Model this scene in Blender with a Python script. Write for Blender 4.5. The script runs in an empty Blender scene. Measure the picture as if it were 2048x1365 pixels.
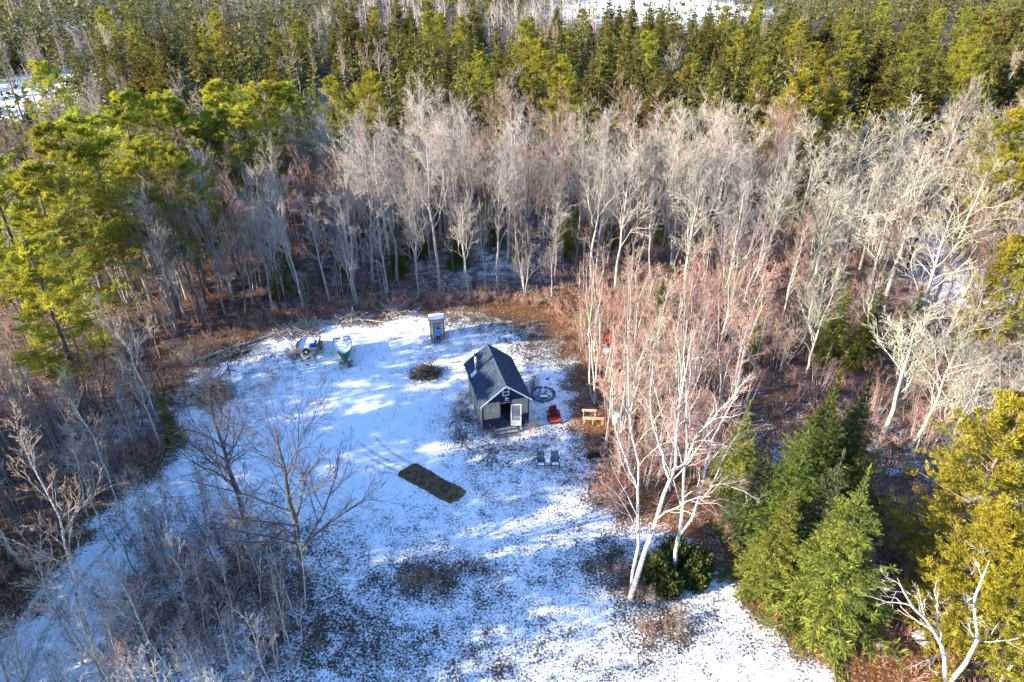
import bpy, bmesh, math
import numpy as np
from mathutils import Vector

# ------------------------------------------------------------------ camera, sky, sun, exposure
R = math.radians
scene = bpy.context.scene
PITCH, FPX, CAMH = R(32.0), 1384.0, 34.0
cam_d = bpy.data.cameras.new('camera')
cam = bpy.data.objects.new('camera', cam_d)
scene.collection.objects.link(cam)
cam.location = (0, 0, CAMH)
cam.rotation_euler = (R(90) - PITCH, 0, 0)
cam_d.sensor_width = 36.0
cam_d.lens = FPX / 2048 * 36.0
cam_d.clip_start = 0.5
cam_d.clip_end = 8000
scene.camera = cam

SUN_AZ, SUN_EL = R(18.0), R(21.0)       # shadows run towards +x, 18 degrees to +y
world = bpy.data.worlds.new('World')
scene.world = world
world.use_nodes = True
wn = world.node_tree.nodes
bg = wn['Background']
sky = wn.new('ShaderNodeTexSky')
sky.sky_type = 'NISHITA'
sky.sun_disc = False
sky.sun_elevation = SUN_EL
sky.sun_rotation = math.atan2(-math.cos(SUN_AZ), -math.sin(SUN_AZ))
world.node_tree.links.new(sky.outputs[0], bg.inputs[0])
sky.ozone_density = 6.0
sky.dust_density = 0.3
bg.inputs[1].default_value = 0.15
sun_d = bpy.data.lights.new('sun', 'SUN')
sun_d.energy = 4.8
sun_d.angle = R(0.5)
sun_d.color = (1.0, 0.86, 0.64)
sun = bpy.data.objects.new('sun', sun_d)
scene.collection.objects.link(sun)
sun.rotation_euler = Vector((math.cos(SUN_AZ) * math.cos(SUN_EL), math.sin(SUN_AZ) * math.cos(SUN_EL), -math.sin(SUN_EL))).to_track_quat('-Z', 'Y').to_euler()
sun.location = (-60, -20, 60)
scene.view_settings.view_transform = 'Standard'
scene.view_settings.look = 'None'
scene.view_settings.exposure = 1.88
scene.view_settings.gamma = 1.0
scene.cycles.max_bounces = 5
scene.cycles.diffuse_bounces = 2
scene.cycles.glossy_bounces = 2
scene.cycles.transmission_bounces = 2
scene.view_settings.use_curve_mapping = False

# ------------------------------------------------------------------ helpers
col = scene.collection
rng = np.random.default_rng(7)
CP, SP = math.cos(PITCH), math.sin(PITCH)


def at(px, py, z=0.0):
    """pixel of the photograph -> point at height z"""
    a = (px - 1024) / FPX
    b = (682.5 - py) / FPX
    d = (a, CP + b * SP, -SP + b * CP)
    t = (z - CAMH) / d[2]
    return (d[0] * t, d[1] * t)


def onplane(px, py, Y):
    """pixel -> point at forward distance Y"""
    a = (px - 1024) / FPX
    b = (682.5 - py) / FPX
    d = (a, CP + b * SP, -SP + b * CP)
    t = Y / d[1]
    return np.array((d[0] * t, Y, CAMH + d[2] * t))


def hgt(x, y):
    x = np.asarray(x, float)
    y = np.asarray(y, float)
    far = np.clip((np.hypot(x, y - 40) - 45) / 120, 0, 1)
    h = 0.05 * np.sin(x * .31 + 1.3) * np.sin(y * .27) + 0.03 * np.sin(x * .9 + y * .5)
    h = h + far * (1.6 * np.sin(x * .021 + .7) * np.sin(y * .017 + .4) + .8 * np.sin(x * .05 + y * .033))
    h = h + 0.55 * np.exp(-(((x + 15) / 5.0) ** 2 + ((y - 25) / 5.5) ** 2))
    return h


def gz(x, y):
    return float(hgt(x, y))


def new_mesh(name, V, quads=None, tris=None, mat=None, smooth=False):
    V = np.asarray(V, np.float32).reshape(-1, 3)
    idx, starts, n = [], [], 0
    if quads is not None and len(quads):
        q = np.asarray(quads, np.int32).reshape(-1, 4)
        idx.append(q.ravel())
        starts.append(n + np.arange(len(q), dtype=np.int32) * 4)
        n += q.size
    if tris is not None and len(tris):
        t = np.asarray(tris, np.int32).reshape(-1, 3)
        idx.append(t.ravel())
        starts.append(n + np.arange(len(t), dtype=np.int32) * 3)
        n += t.size
    me = bpy.data.meshes.new(name)
    me.vertices.add(len(V))
    me.vertices.foreach_set('co', V.ravel())
    idx = np.concatenate(idx)
    starts = np.concatenate(starts)
    me.loops.add(len(idx))
    me.loops.foreach_set('vertex_index', idx)
    me.polygons.add(len(starts))
    me.polygons.foreach_set('loop_start', starts)
    if smooth:
        me.polygons.foreach_set('use_smooth', np.ones(len(starts), bool))
    me.update(calc_edges=True)
    if mat:
        me.materials.append(mat)
    return me


def link(name, data, parent=None, loc=(0, 0, 0), rz=0.0, sc=None):
    o = bpy.data.objects.new(name, data)
    col.objects.link(o)
    o.location = loc
    o.rotation_euler = (0, 0, rz)
    if sc is not None:
        o.scale = sc
    if parent:
        o.parent = parent
    return o


def tag(o, label=None, cat=None, group=None, kind=None):
    if label:
        o['label'] = label
    if cat:
        o['category'] = cat
    if group:
        o['group'] = group
    if kind:
        o['kind'] = kind
    return o


def thing(name, label, cat, loc=(0, 0, 0), rz=0.0, group=None, sc=None):
    return tag(link(name, None, None, loc, rz, sc), label, cat, group)


class MB:
    """collects simple shapes, builds ONE mesh"""

    def __init__(s):
        s.V, s.F = [], []

    def add(s, vs, fs):
        b = len(s.V)
        s.V += [tuple(v) for v in vs]
        s.F += [tuple(b + i for i in f) for f in fs]
        return s

    def box(s, c, d, rx=0, ry=0, rz=0):
        from mathutils import Euler
        m = Euler((rx, ry, rz)).to_matrix()
        vs = []
        for z in (-.5, .5):
            for x, y in ((-.5, -.5), (.5, -.5), (.5, .5), (-.5, .5)):
                v = m @ Vector((x * d[0], y * d[1], z * d[2]))
                vs.append((v.x + c[0], v.y + c[1], v.z + c[2]))
        return s.add(vs, [(3, 2, 1, 0), (4, 5, 6, 7), (0, 1, 5, 4), (1, 2, 6, 5), (2, 3, 7, 6), (3, 0, 4, 7)])

    def span(s, a, b):
        return s.box([(a[i] + b[i]) / 2 for i in range(3)], [abs(b[i] - a[i]) for i in range(3)])

    def bar(s, p0, p1, w, h=None):
        """square bar from p0 to p1"""
        return s.cyl(p0, p1, w * .7071, n=4, r1=w * .7071, off=math.pi / 4)

    def cyl(s, p0, p1, r0, r1=None, n=10, off=0.0):
        r1 = r0 if r1 is None else r1
        p0, p1 = Vector(p0), Vector(p1)
        d = (p1 - p0).normalized()
        u = d.orthogonal().normalized() if abs(d.z) < .99 else Vector((1, 0, 0))
        if abs(d.z) < .99:
            u = d.cross(Vector((0, 0, 1))).normalized()
        v = d.cross(u)
        vs = []
        for p, r in ((p0, r0), (p1, r1)):
            for i in range(n):
                a = off + 2 * math.pi * i / n
                vs.append(p + u * (r * math.cos(a)) + v * (r * math.sin(a)))
        fs = [(i, (i + 1) % n, n + (i + 1) % n, n + i) for i in range(n)]
        fs += [tuple(range(n - 1, -1, -1)), tuple(range(n, 2 * n))]
        return s.add(vs, fs)

    def tube(s, pts, r, n=6):
        for a, b in zip(pts[:-1], pts[1:]):
            s.cyl(a, b, r, n=n)
        return s

    def torus(s, c, R0, r, axis='y', n=28, m=6):
        vs, fs = [], []
        for i in range(n):
            a = 2 * math.pi * i / n
            for j in range(m):
                b = 2 * math.pi * j / m
                q = R0 + r * math.cos(b)
                x, z, y = q * math.cos(a), q * math.sin(a), r * math.sin(b)
                p = {'y': (x, y, z), 'x': (y, x, z), 'z': (x, z, y)}[axis]
                vs.append((c[0] + p[0], c[1] + p[1], c[2] + p[2]))
        for i in range(n):
            for j in range(m):
                fs.append((i * m + j, ((i + 1) % n) * m + j, ((i + 1) % n) * m + (j + 1) % m, i * m + (j + 1) % m))
        return s.add(vs, fs)

    def lathe(s, c, prof, n=14):
        vs, fs = [], []
        for r, z in prof:
            for i in range(n):
                a = 2 * math.pi * i / n
                vs.append((c[0] + r * math.cos(a), c[1] + r * math.sin(a), c[2] + z))
        k = len(prof)
        for j in range(k - 1):
            for i in range(n):
                fs.append((j * n + i, j * n + (i + 1) % n, (j + 1) * n + (i + 1) % n, (j + 1) * n + i))
        fs += [tuple(range(n - 1, -1, -1)), tuple((k - 1) * n + i for i in range(n))]
        return s.add(vs, fs)

    def blob(s, c, d, seed=0, sub=2, amp=.2):
        bm = bmesh.new()
        bmesh.ops.create_icosphere(bm, subdivisions=sub, radius=.5)
        g = np.random.default_rng(seed)
        ph = g.uniform(0, 6, 6)
        bm.verts.ensure_lookup_table()
        vs = []
        for v in bm.verts:
            k = 1 + amp * (math.sin(v.co.x * 7 + ph[0]) * math.sin(v.co.y * 6 + ph[1]) + .6 * math.sin(v.co.z * 9 + ph[2] + v.co.x * 8)) + g.uniform(-.04, .04)
            vs.append((c[0] + v.co.x * d[0] * k, c[1] + v.co.y * d[1] * k, c[2] + v.co.z * d[2] * k))
        s.add(vs, [tuple(v.index for v in f.verts) for f in bm.faces])
        bm.free()
        return s

    def mesh(s, name, mat, smooth=False):
        me = bpy.data.meshes.new(name)
        me.from_pydata(s.V, [], s.F)
        me.update()
        bm = bmesh.new()
        bm.from_mesh(me)
        bmesh.ops.recalc_face_normals(bm, faces=bm.faces)
        bm.to_mesh(me)
        bm.free()
        if smooth:
            for p in me.polygons:
                p.use_smooth = True
        me.materials.append(mat)
        return me

    def build(s, name, mat, parent=None, smooth=False, loc=(0, 0, 0), rz=0.0):
        return link(name, s.mesh(name, mat, smooth), parent, loc, rz)


# ------------------------------------------------------------------ materials
def mat(name, c, rough=.8, var=.15, scale=4.0, metal=0.0, spec=.2, bump=0.0, c2=None, transl=0.0, objvar=0.0, stretch=None):
    m = bpy.data.materials.new(name)
    m.use_nodes = True
    nt = m.node_tree
    N, L = nt.nodes, nt.links
    b = N['Principled BSDF']
    b.inputs['Roughness'].default_value = rough
    b.inputs['Metallic'].default_value = metal
    b.inputs['Specular IOR Level'].default_value = spec
    tc = N.new('ShaderNodeTexCoord')
    mp = N.new('ShaderNodeMapping')
    L.new(tc.outputs['Object'], mp.inputs[0])
    if stretch:
        mp.inputs['Scale'].default_value = stretch
    nz = N.new('ShaderNodeTexNoise')
    nz.inputs['Scale'].default_value = scale
    nz.inputs['Detail'].default_value = 4
    L.new(mp.outputs[0], nz.inputs['Vector'])
    ramp = N.new('ShaderNodeValToRGB')
    a = [max(0, v * (1 - var)) for v in c]
    z = list(c2) if c2 else [min(1, v * (1 + var)) for v in c]
    ramp.color_ramp.elements[0].position = .33
    ramp.color_ramp.elements[1].position = .67
    ramp.color_ramp.elements[0].color = (*a, 1)
    ramp.color_ramp.elements[1].color = (*z, 1)
    L.new(nz.outputs['Fac'], ramp.inputs[0])
    out = ramp.outputs[0]
    if objvar:
        oi = N.new('ShaderNodeObjectInfo')
        hs = N.new('ShaderNodeHueSaturation')
        mr = N.new('ShaderNodeMapRange')
        mr.inputs['To Min'].default_value = 1 - objvar
        mr.inputs['To Max'].default_value = 1 + objvar
        L.new(oi.outputs['Random'], mr.inputs[0])
        L.new(mr.outputs[0], hs.inputs['Value'])
        ms = N.new('ShaderNodeMath')
        ms.operation = 'MULTIPLY_ADD'
        ms.inputs[1].default_value = 17.31
        ms.inputs[2].default_value = 0
        fr = N.new('ShaderNodeMath')
        fr.operation = 'FRACT'
        L.new(oi.outputs['Random'], ms.inputs[0])
        L.new(ms.outputs[0], fr.inputs[0])
        m2 = N.new('ShaderNodeMapRange')
        m2.inputs['To Min'].default_value = .5 - objvar * .09
        m2.inputs['To Max'].default_value = .5 + objvar * .09
        L.new(fr.outputs[0], m2.inputs[0])
        L.new(m2.outputs[0], hs.inputs['Hue'])
        L.new(out, hs.inputs['Color'])
        out = hs.outputs[0]
    L.new(out, b.inputs['Base Color'])
    if bump:
        bp = N.new('ShaderNodeBump')
        bp.inputs['Strength'].default_value = bump
        bp.inputs['Distance'].default_value = .02
        L.new(nz.outputs['Fac'], bp.inputs['Height'])
        L.new(bp.outputs[0], b.inputs['Normal'])
    if transl:
        t = N.new('ShaderNodeBsdfTranslucent')
        mx = N.new('ShaderNodeMixShader')
        mx.inputs[0].default_value = transl
        L.new(out, t.inputs[0])
        L.new(b.outputs[0], mx.inputs[1])
        L.new(t.outputs[0], mx.inputs[2])
        L.new(mx.outputs[0], N['Material Output'].inputs[0])
    return m


M = {}
M['bark_grey'] = mat('bark_grey', (.33, .305, .275), var=.45, scale=3.0, stretch=(3, 3, .8), objvar=.3)
M['twig_grey'] = mat('twig_grey', (.42, .36, .30), var=.2, scale=1.0, objvar=.3)
M['bark_dark'] = mat('bark_dark', (.085, .075, .07), var=.4, scale=3.0, stretch=(3, 3, .8), objvar=.2)
M['twig_dark'] = mat('twig_dark', (.085, .075, .08), var=.2, scale=1.0, objvar=.2)
M['bark_birch'] = mat('bark_birch', (.20, .18, .16), var=.3, scale=6.0, c2=(.72, .67, .60), stretch=(1, 1, 2.4))
M['twig_birch'] = mat('twig_birch', (.42, .30, .25), var=.2, scale=1.0)
M['twig_red'] = mat('twig_red', (.37, .21, .165), var=.25, scale=.8, objvar=.35)
M['twig_orange'] = mat('twig_orange', (.39, .27, .205), var=.25, scale=.8, objvar=.3)
M['twig_brown'] = mat('twig_brown', (.27, .17, .12), var=.3, scale=.8, objvar=.35)
M['lichen_bark'] = mat('lichen_bark', (.36, .34, .28), var=.3, scale=3.0, c2=(.54, .51, .42), objvar=.2)
M['lichen_twig'] = mat('lichen_twig', (.42, .38, .30), var=.2, scale=1.0, objvar=.3)
M['dead_white'] = mat('dead_white', (.30, .27, .23), var=.3, scale=5.0, c2=(.64, .60, .53))
M['spruce'] = mat('spruce', (.10, .145, .028), var=.3, scale=.9, c2=(.25, .265, .045), transl=.3, objvar=.30, rough=.6)
M['spruce_far'] = mat('spruce_far', (.12, .118, .024), var=.35, scale=.6, c2=(.26, .215, .038), transl=.3, objvar=.32, rough=.7)
M['spruce_dist'] = mat('spruce_dist', (.090, .098, .024), var=.35, scale=.12, c2=(.19, .17, .036), transl=.18, rough=.8)
M['spruce_blue'] = mat('spruce_blue', (.085, .115, .045), var=.3, scale=.9, c2=(.18, .20, .08), transl=.3, objvar=.15, rough=.6)
M['pine'] = mat('pine', (.27, .30, .03), var=.35, scale=.5, c2=(.50, .45, .045), transl=.45, objvar=.22, rough=.6)
M['pine_yellow'] = mat('pine_yellow', (.25, .23, .025), var=.3, scale=.7, c2=(.44, .37, .04), transl=.35, objvar=.08, rough=.6)
M['cedar'] = mat('cedar', (.05, .075, .018), var=.3, scale=3.0, c2=(.11, .13, .03), transl=.15, rough=.7)
M['pine_bark'] = mat('pine_bark', (.16, .13, .11), var=.4, scale=3.0, stretch=(3, 3, .8), objvar=.2)
M['snow'] = mat('snow', (.84, .86, .90), var=.04, scale=3.0, rough=.6, bump=.3)

# ------------------------------------------------------------------ the ground
CLEAR_PX = [(-160, 1500), (-60, 1290), (60, 1180), (150, 1075), (215, 1010), (300, 935), (318, 880), (338, 800), (385, 735), (455, 695), (560, 662), (650, 640),
            (760, 628), (850, 618), (1000, 618), (1090, 632), (1140, 668), (1168, 720), (1165, 790), (1172, 880), (1205, 960), (1255, 1020),
            (1400, 1072), (1480, 1130), (1560, 1205), (1690, 1290), (1800, 1400), (1900, 1500)]
CLEAR = np.array([at(*q) for q in CLEAR_PX] + [(26, 2), (10, -12), (-34, -12)])


def poly_sd(px, py, poly):
    """signed distance to polygon, positive inside"""
    px, py = np.asarray(px, float), np.asarray(py, float)
    d = np.full(px.shape, 1e9)
    ins = np.zeros(px.shape, bool)
    n = len(poly)
    for i in range(n):
        x0, y0 = poly[i]
        x1, y1 = poly[(i + 1) % n]
        ex, ey = x1 - x0, y1 - y0
        t = np.clip(((px - x0) * ex + (py - y0) * ey) / (ex * ex + ey * ey + 1e-9), 0, 1)
        d = np.minimum(d, np.hypot(px - x0 - ex * t, py - y0 - ey * t))
        c = ((y0 > py) != (y1 > py)) & (px < (x1 - x0) * (py - y0) / (y1 - y0 + 1e-12) + x0)
        ins ^= c
    return np.where(ins, d, -d)


def blobpx(x, y, px, py, rx, ry):
    """soft patch around a pixel of the photograph, radii in metres"""
    cx, cy = at(px, py)
    return np.exp(-(((x - cx) / rx) ** 2 + ((y - cy) / ry) ** 2))


def ground_fields(x, y):
    sd = poly_sd(x, y, CLEAR)
    wob = .7 * np.sin(x * .9 + y * .4) + .5 * np.sin(x * 1.7 - y * 1.3 + 2) + .4 * np.sin(y * 2.3 + x * .6)
    ins = np.clip((sd + wob * .8 + .4) / 2.6, 0, 1)
    snow = .305 + ins * .33
    # smooth driven snow through the middle and down the drive
    for q in ((640, 850, 8, 6), (760, 950, 5, 4), (720, 800, 6, 6), (700, 680, 9, 3), (120, 1180, 6, 4), (330, 960, 6, 4), (20, 1290, 6, 3), (1110, 760, 2.0, 3)):
        snow = snow + ins * .15 * blobpx(x, y, *q)
    # thin, weedy places
    for q, k in (((1100, 690, 4, 4.5), .24), ((980, 640, 5, 2.2), .22), ((930, 850, 1.5, 3.0), .26), ((1030, 905, 3.5, 1.6), .10), ((900, 1145, 3.2, 1.7), .17),
                 ((840, 1165, 1.8, 1.2), .18), ((1210, 1130, 2.6, 2.0), .19), ((1330, 1150, 2.8, 2.4), .15), ((520, 1130, 5.0, 4.5), .19), ((330, 1220, 4.5, 4.0), .16),
                 ((620, 1250, 3.5, 3.5), .13), ((430, 790, 2.2, 1.6), .4), ((850, 745, 1.6, 1.2), .34), ((1330, 1260, 2.2, 1.4), .30), ((760, 1300, 5, 2.5), .12),
                 ((1050, 1330, 5, 2.5), .08), ((1085, 975, 3, 2.0), .05), ((610, 715, 1.7, 1.2), .2), ((1010, 745, .1, .1), 0), ((872, 685, 1.2, .8), .25),
                 ((420, 710, 5, 1.2), .3), ((690, 730, 1.2, 1.0), .18)):
        snow = snow - k * blobpx(x, y, *q)
    # woods: snowy openings and leaf litter
    out = 1 - ins
    lit = out * (.36 + .22 * np.sin(x * .35 + 1) * np.sin(y * .31)) + .35 * np.exp(-(sd / 1.6) ** 2)
    for q, k in (((950, 540, 9, 7), .15), ((640, 540, 6, 6), .06), ((1130, 470, 12, 10), .05), ((230, 860, 4, 4), .2), ((1800, 900, 6, 5), .1), ((1960, 590, 6, 6), .42), ((1900, 500, 6, 6), .25), ((1600, 930, 2, 2.5), .3),
                 ((1290, 15, 36, 34), .75), ((1420, 28, 22, 18), .5), ((45, 190, 20, 17), .9), ((110, 62, 26, 14), .2)):
        snow = snow + out * k * blobpx(x, y, *q)
        lit = lit * (1 - .8 * blobpx(x, y, *q))
    for q, k in (((1180, 640, 4, 3), .7), ((1050, 605, 7, 1.6), .5), ((1640, 1230, 3, 2.5), .8), ((1780, 1290, 4, 3), .9), ((1560, 1190, 1.6, 1.6), .6), ((1230, 860, 3, 2), .6), ((1270, 1180, 1.2, 1.0), .5), ((1400, 960, 6, 5), .1)):
        lit = lit + k * blobpx(x, y, *q)
        snow = snow - .3 * k * blobpx(x, y, *q)
    lit = lit * np.clip(1.25 - (y - 70) / 60, .25, 1)
    return np.clip(snow, 0, 1), np.clip(lit, 0, 1)


def axis(lo, a, b, hi, step):
    mid = np.arange(a, b + 1e-6, step)
    g = [step]
    while sum(g) < hi - b:
        g.append(g[-1] * 1.18)
    up = b + np.cumsum(g)
    g = [step]
    while sum(g) < a - lo:
        g.append(g[-1] * 1.18)
    dn = (a - np.cumsum(g))[::-1]
    return np.concatenate([dn, mid, up])


gx = axis(-3500, -56, 56, 3500, .5)
gy = axis(-600, 8, 96, 4500, .5)
X, Y = np.meshgrid(gx, gy)
Z = hgt(X, Y)
nx, ny = len(gx), len(gy)
ii = np.arange((ny - 1) * (nx - 1))
r_, c_ = ii // (nx - 1), ii % (nx - 1)
a_ = r_ * nx + c_
gq = np.stack([a_, a_ + 1, a_ + nx + 1, a_ + nx], 1)
gme = new_mesh('ground', np.stack([X, Y, Z], 2), gq, smooth=True)
sn, lt = ground_fields(X.ravel(), Y.ravel())
for nm, v in (('snow', sn), ('litter', lt)):
    at_ = gme.attributes.new(nm, 'FLOAT', 'POINT')
    at_.data.foreach_set('value', v.astype(np.float32))


def ground_material():
    m = bpy.data.materials.new('ground')
    m.use_nodes = True
    nt = m.node_tree
    N, L = nt.nodes, nt.links
    b = N['Principled BSDF']
    b.inputs['Roughness'].default_value = .8
    b.inputs['Specular IOR Level'].default_value = .15
    tc = N.new('ShaderNodeTexCoord')

    def noise(scale, detail=4, rough=.6):
        n = N.new('ShaderNodeTexNoise')
        n.inputs['Scale'].default_value = scale
        n.inputs['Detail'].default_value = detail
        n.inputs['Roughness'].default_value = rough
        L.new(tc.outputs['Object'], n.inputs['Vector'])
        return n.outputs['Fac']

    def math_(op, a, b_=None, c=None, clamp=False):
        n = N.new('ShaderNodeMath')
        n.operation = op
        n.use_clamp = clamp
        for i, v in enumerate((a, b_, c)):
            if v is None:
                continue
            if isinstance(v, (int, float)):
                n.inputs[i].default_value = v
            else:
                L.new(v, n.inputs[i])
        return n.outputs[0]

    def mixc(f, a, b_):
        n = N.new('ShaderNodeMix')
        n.data_type = 'RGBA'
        L.new(f, n.inputs[0])
        for s, v in ((n.inputs[6], a), (n.inputs[7], b_)):
            if isinstance(v, tuple):
                s.default_value = (*v, 1)
            else:
                L.new(v, s)
        return n.outputs[2]

    asn = N.new('ShaderNodeAttribute')
    asn.attribute_name = 'snow'
    ali = N.new('ShaderNodeAttribute')
    ali.attribute_name = 'litter'
    fine = noise(7.6, 5, .70)
    mid = noise(.9, 3)
    big = noise(.22, 3)
    h = math_('ADD', math_('MULTIPLY', fine, .62), math_('ADD', math_('MULTIPLY', mid, .26), math_('MULTIPLY', big, .12)))
    # h ~ .5 +- .12 ; coverage rises with the density attribute
    thr = math_('MULTIPLY_ADD', asn.outputs['Fac'], -.42, .725)
    s = math_('MULTIPLY', math_('SUBTRACT', h, thr), 10.0)
    s = math_('ADD', s, .5, clamp=True)
    grass = mixc(noise(2.3, 3), (.032, .024, .018), (.088, .062, .040))
    leaf = mixc(noise(11.0, 5, .75), (.035, .018, .012), (.30, .14, .06))
    lf = math_('MULTIPLY_ADD', ali.outputs['Fac'], 1.5, -.15, clamp=True)
    lf = math_('MULTIPLY', lf, math_('MULTIPLY_ADD', noise(1.6, 3), 3.0, -.85, clamp=True))
    base = mixc(lf, grass, leaf)
    snowc = mixc(noise(.6, 3), (.78, .81, .86), (.88, .90, .93))
    L.new(mixc(s, base, snowc), b.inputs['Base Color'])
    bp = N.new('ShaderNodeBump')
    bp.inputs['Strength'].default_value = .55
    bp.inputs['Distance'].default_value = .06
    L.new(math_('ADD', math_('MULTIPLY', s, .5), fine), bp.inputs['Height'])
    L.new(bp.outputs[0], b.inputs['Normal'])
    return m


gme.materials.append(ground_material())
tag(link('ground', gme), kind='structure')


def strip(name, pix, w, m, eps=.022, zend=None):
    pts = np.array([at(*q) for q in pix])
    # resample
    seg = np.hypot(*np.diff(pts, axis=0).T)
    t = np.concatenate([[0], np.cumsum(seg)])
    s = np.arange(0, t[-1], .3)
    px_, py_ = np.interp(s, t, pts[:, 0]), np.interp(s, t, pts[:, 1])
    k = np.ones(7) / 7
    if len(s) > 14:
        px_ = np.convolve(np.pad(px_, 3, 'edge'), k, 'valid')
        py_ = np.convolve(np.pad(py_, 3, 'edge'), k, 'valid')
    tx, ty = np.gradient(px_), np.gradient(py_)
    ln = np.hypot(tx, ty)
    nx_, ny_ = -ty / ln, tx / ln
    g = np.random.default_rng(abs(len(pix) + int(pix[0][0])))
    V = []
    for j in (-1, 1):
        ww = w / 2 * (1 + g.uniform(-.35, .35, len(s))) * np.clip(np.minimum(s, s[-1] - s) / 1.2 + .15, 0, 1)
        x, y = px_ + nx_ * ww * j, py_ + ny_ * ww * j
        V.append(np.stack([x, y, hgt(x, y) + eps], 1))
    n = len(s)
    V = np.concatenate(V)
    q = [(i, i + 1, n + i + 1, n + i) for i in range(n - 1)]
    return tag(link(name, new_mesh(name, V, q, mat=m)), kind='structure')


M['track'] = mat('track', (.40, .43, .48), var=.2, scale=5.0, c2=(.72, .75, .80), bump=.3)
M['track_dark'] = mat('track_dark', (.42, .43, .45), var=.4, scale=4.0, c2=(.80, .82, .86), bump=.3)
for pix in ([(836, 934), (790, 912), (762, 890), (745, 868)], [(818, 938), (770, 920), (735, 900), (712, 880)], [(800, 946), (765, 930), (738, 915), (722, 905)],
            [(800, 950), (760, 944), (736, 930), (728, 950)]):
    strip('tyre_track', pix, .22, M['track'])
for pix in ([(-40, 1400), (20, 1275), (70, 1200), (130, 1130), (190, 1070)], [(40, 1400), (80, 1290), (120, 1215), (175, 1140), (235, 1070), (300, 1000)]):
    strip('tyre_track', pix, .32, M['track_dark'])


# the bare brown rectangle where a vehicle stood
PATCH = [(160, 580), (300, 460), (520, 330), (620, 325), (800, 420), (880, 470), (1040, 560), (1330, 740), (1560, 830), (1720, 940), (1690, 1040), (1540, 1170), (1350, 1215),
         (1180, 1150), (1000, 1040), (780, 900), (560, 800), (420, 730), (280, 650)]
pp = np.array([at(780 + q[0] / 11.38, 900 + q[1] / 11.38) for q in PATCH])
g = np.random.default_rng(3)
dense = []
for i in range(len(pp)):
    a, b2 = pp[i], pp[(i + 1) % len(pp)]
    k = max(2, int(np.hypot(*(b2 - a)) / .12))
    for j in range(k):
        dense.append(a + (b2 - a) * j / k + g.normal(0, .03, 2))
dense = np.array(dense)
cen = dense.mean(0)
rings = []
for f_, dz in ((1.02, .004), (1.0, .03), (.93, .04), (.7, .042), (.4, .044)):
    q = cen + (dense - cen) * f_
    rings.append(np.stack([q[:, 0], q[:, 1], hgt(q[:, 0], q[:, 1]) + dz], 1))
n = len(dense)
V = np.concatenate(rings + [np.array([[cen[0], cen[1], gz(*cen) + .045]])])
Q = [(j * n + i, j * n + (i + 1) % n, (j + 1) * n + (i + 1) % n, (j + 1) * n + i) for j in range(4) for i in range(n)]
T = [(4 * n + i, 4 * n + (i + 1) % n, 5 * n) for i in range(n)]
M['bare_earth'] = mat('bare_earth', (.10, .066, .034), var=.4, scale=2.6, c2=(.22, .145, .078), bump=.8, rough=.95)
tag(link('bare_earth_patch', new_mesh('bare_earth_patch', V, Q, T, M['bare_earth'])), kind='structure')


# ------------------------------------------------------------------ plant growing
def unit(v):
    return v / np.maximum(np.linalg.norm(v, axis=-1, keepdims=True), 1e-9)


def tube_mesh(P, Rr, n):
    """P (m,k,3) paths, Rr (m,k): open tubes with n sides -> V, quads"""
    m, k, _ = P.shape
    if m == 0:
        return np.zeros((0, 3)), np.zeros((0, 4), int)
    D = np.empty_like(P)
    D[:, 1:-1] = P[:, 2:] - P[:, :-2]
    D[:, 0] = P[:, 1] - P[:, 0]
    D[:, -1] = P[:, -1] - P[:, -2]
    D = unit(D)
    ref = np.where(np.abs(D[..., 2:3]) < .9, np.array([0, 0, 1.0]), np.array([1.0, 0, 0]))
    U = unit(np.cross(D, ref))
    W = np.cross(D, U)
    a = np.arange(n) * 2 * math.pi / n
    V = P[:, :, None, :] + Rr[:, :, None, None] * (np.cos(a)[None, None, :, None] * U[:, :, None, :] + np.sin(a)[None, None, :, None] * W[:, :, None, :])
    base = (np.arange(m) * k * n)[:, None, None] + (np.arange(k - 1) * n)[None, :, None]
    i = np.arange(n)[None, None, :]
    j = (np.arange(n) + 1)[None, None, :] % n
    q = np.stack([base + i, base + j, base + n + j, base + n + i], -1).reshape(-1, 4)
    return V.reshape(-1, 3), q


def spikes(P0, D, Lg, r, g):
    """thin three sided spikes -> V, tris"""
    m = len(P0)
    D = unit(D)
    q = unit(np.cross(D, g.normal(size=(m, 3))))
    w = np.cross(D, q)
    V = np.empty((m, 4, 3))
    for i in range(3):
        a = 2 * math.pi * i / 3
        V[:, i] = P0 + r[:, None] * (math.cos(a) * q + math.sin(a) * w)
    V[:, 3] = P0 + D * Lg[:, None]
    b = np.arange(m)[:, None] * 4
    T_ = np.concatenate([b + np.array([[0, 1, 3]]), b + np.array([[1, 2, 3]]), b + np.array([[2, 0, 3]])])
    return V.reshape(-1, 3), T_


class Cat:
    def __init__(s):
        s.V, s.Q, s.T, s.n = [], [], [], 0

    def add(s, V, Q=None, T=None):
        if Q is not None and len(Q):
            s.Q.append(Q + s.n)
        if T is not None and len(T):
            s.T.append(T + s.n)
        s.V.append(V)
        s.n += len(V)

    def arrays(s):
        return (np.concatenate(s.V), np.concatenate(s.Q) if s.Q else np.zeros((0, 4), int), np.concatenate(s.T) if s.T else np.zeros((0, 3), int))

    def mesh(s, name, m, smooth=False):
        V, Q, T = s.arrays()
        return new_mesh(name, V, Q, T, m, smooth)


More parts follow.
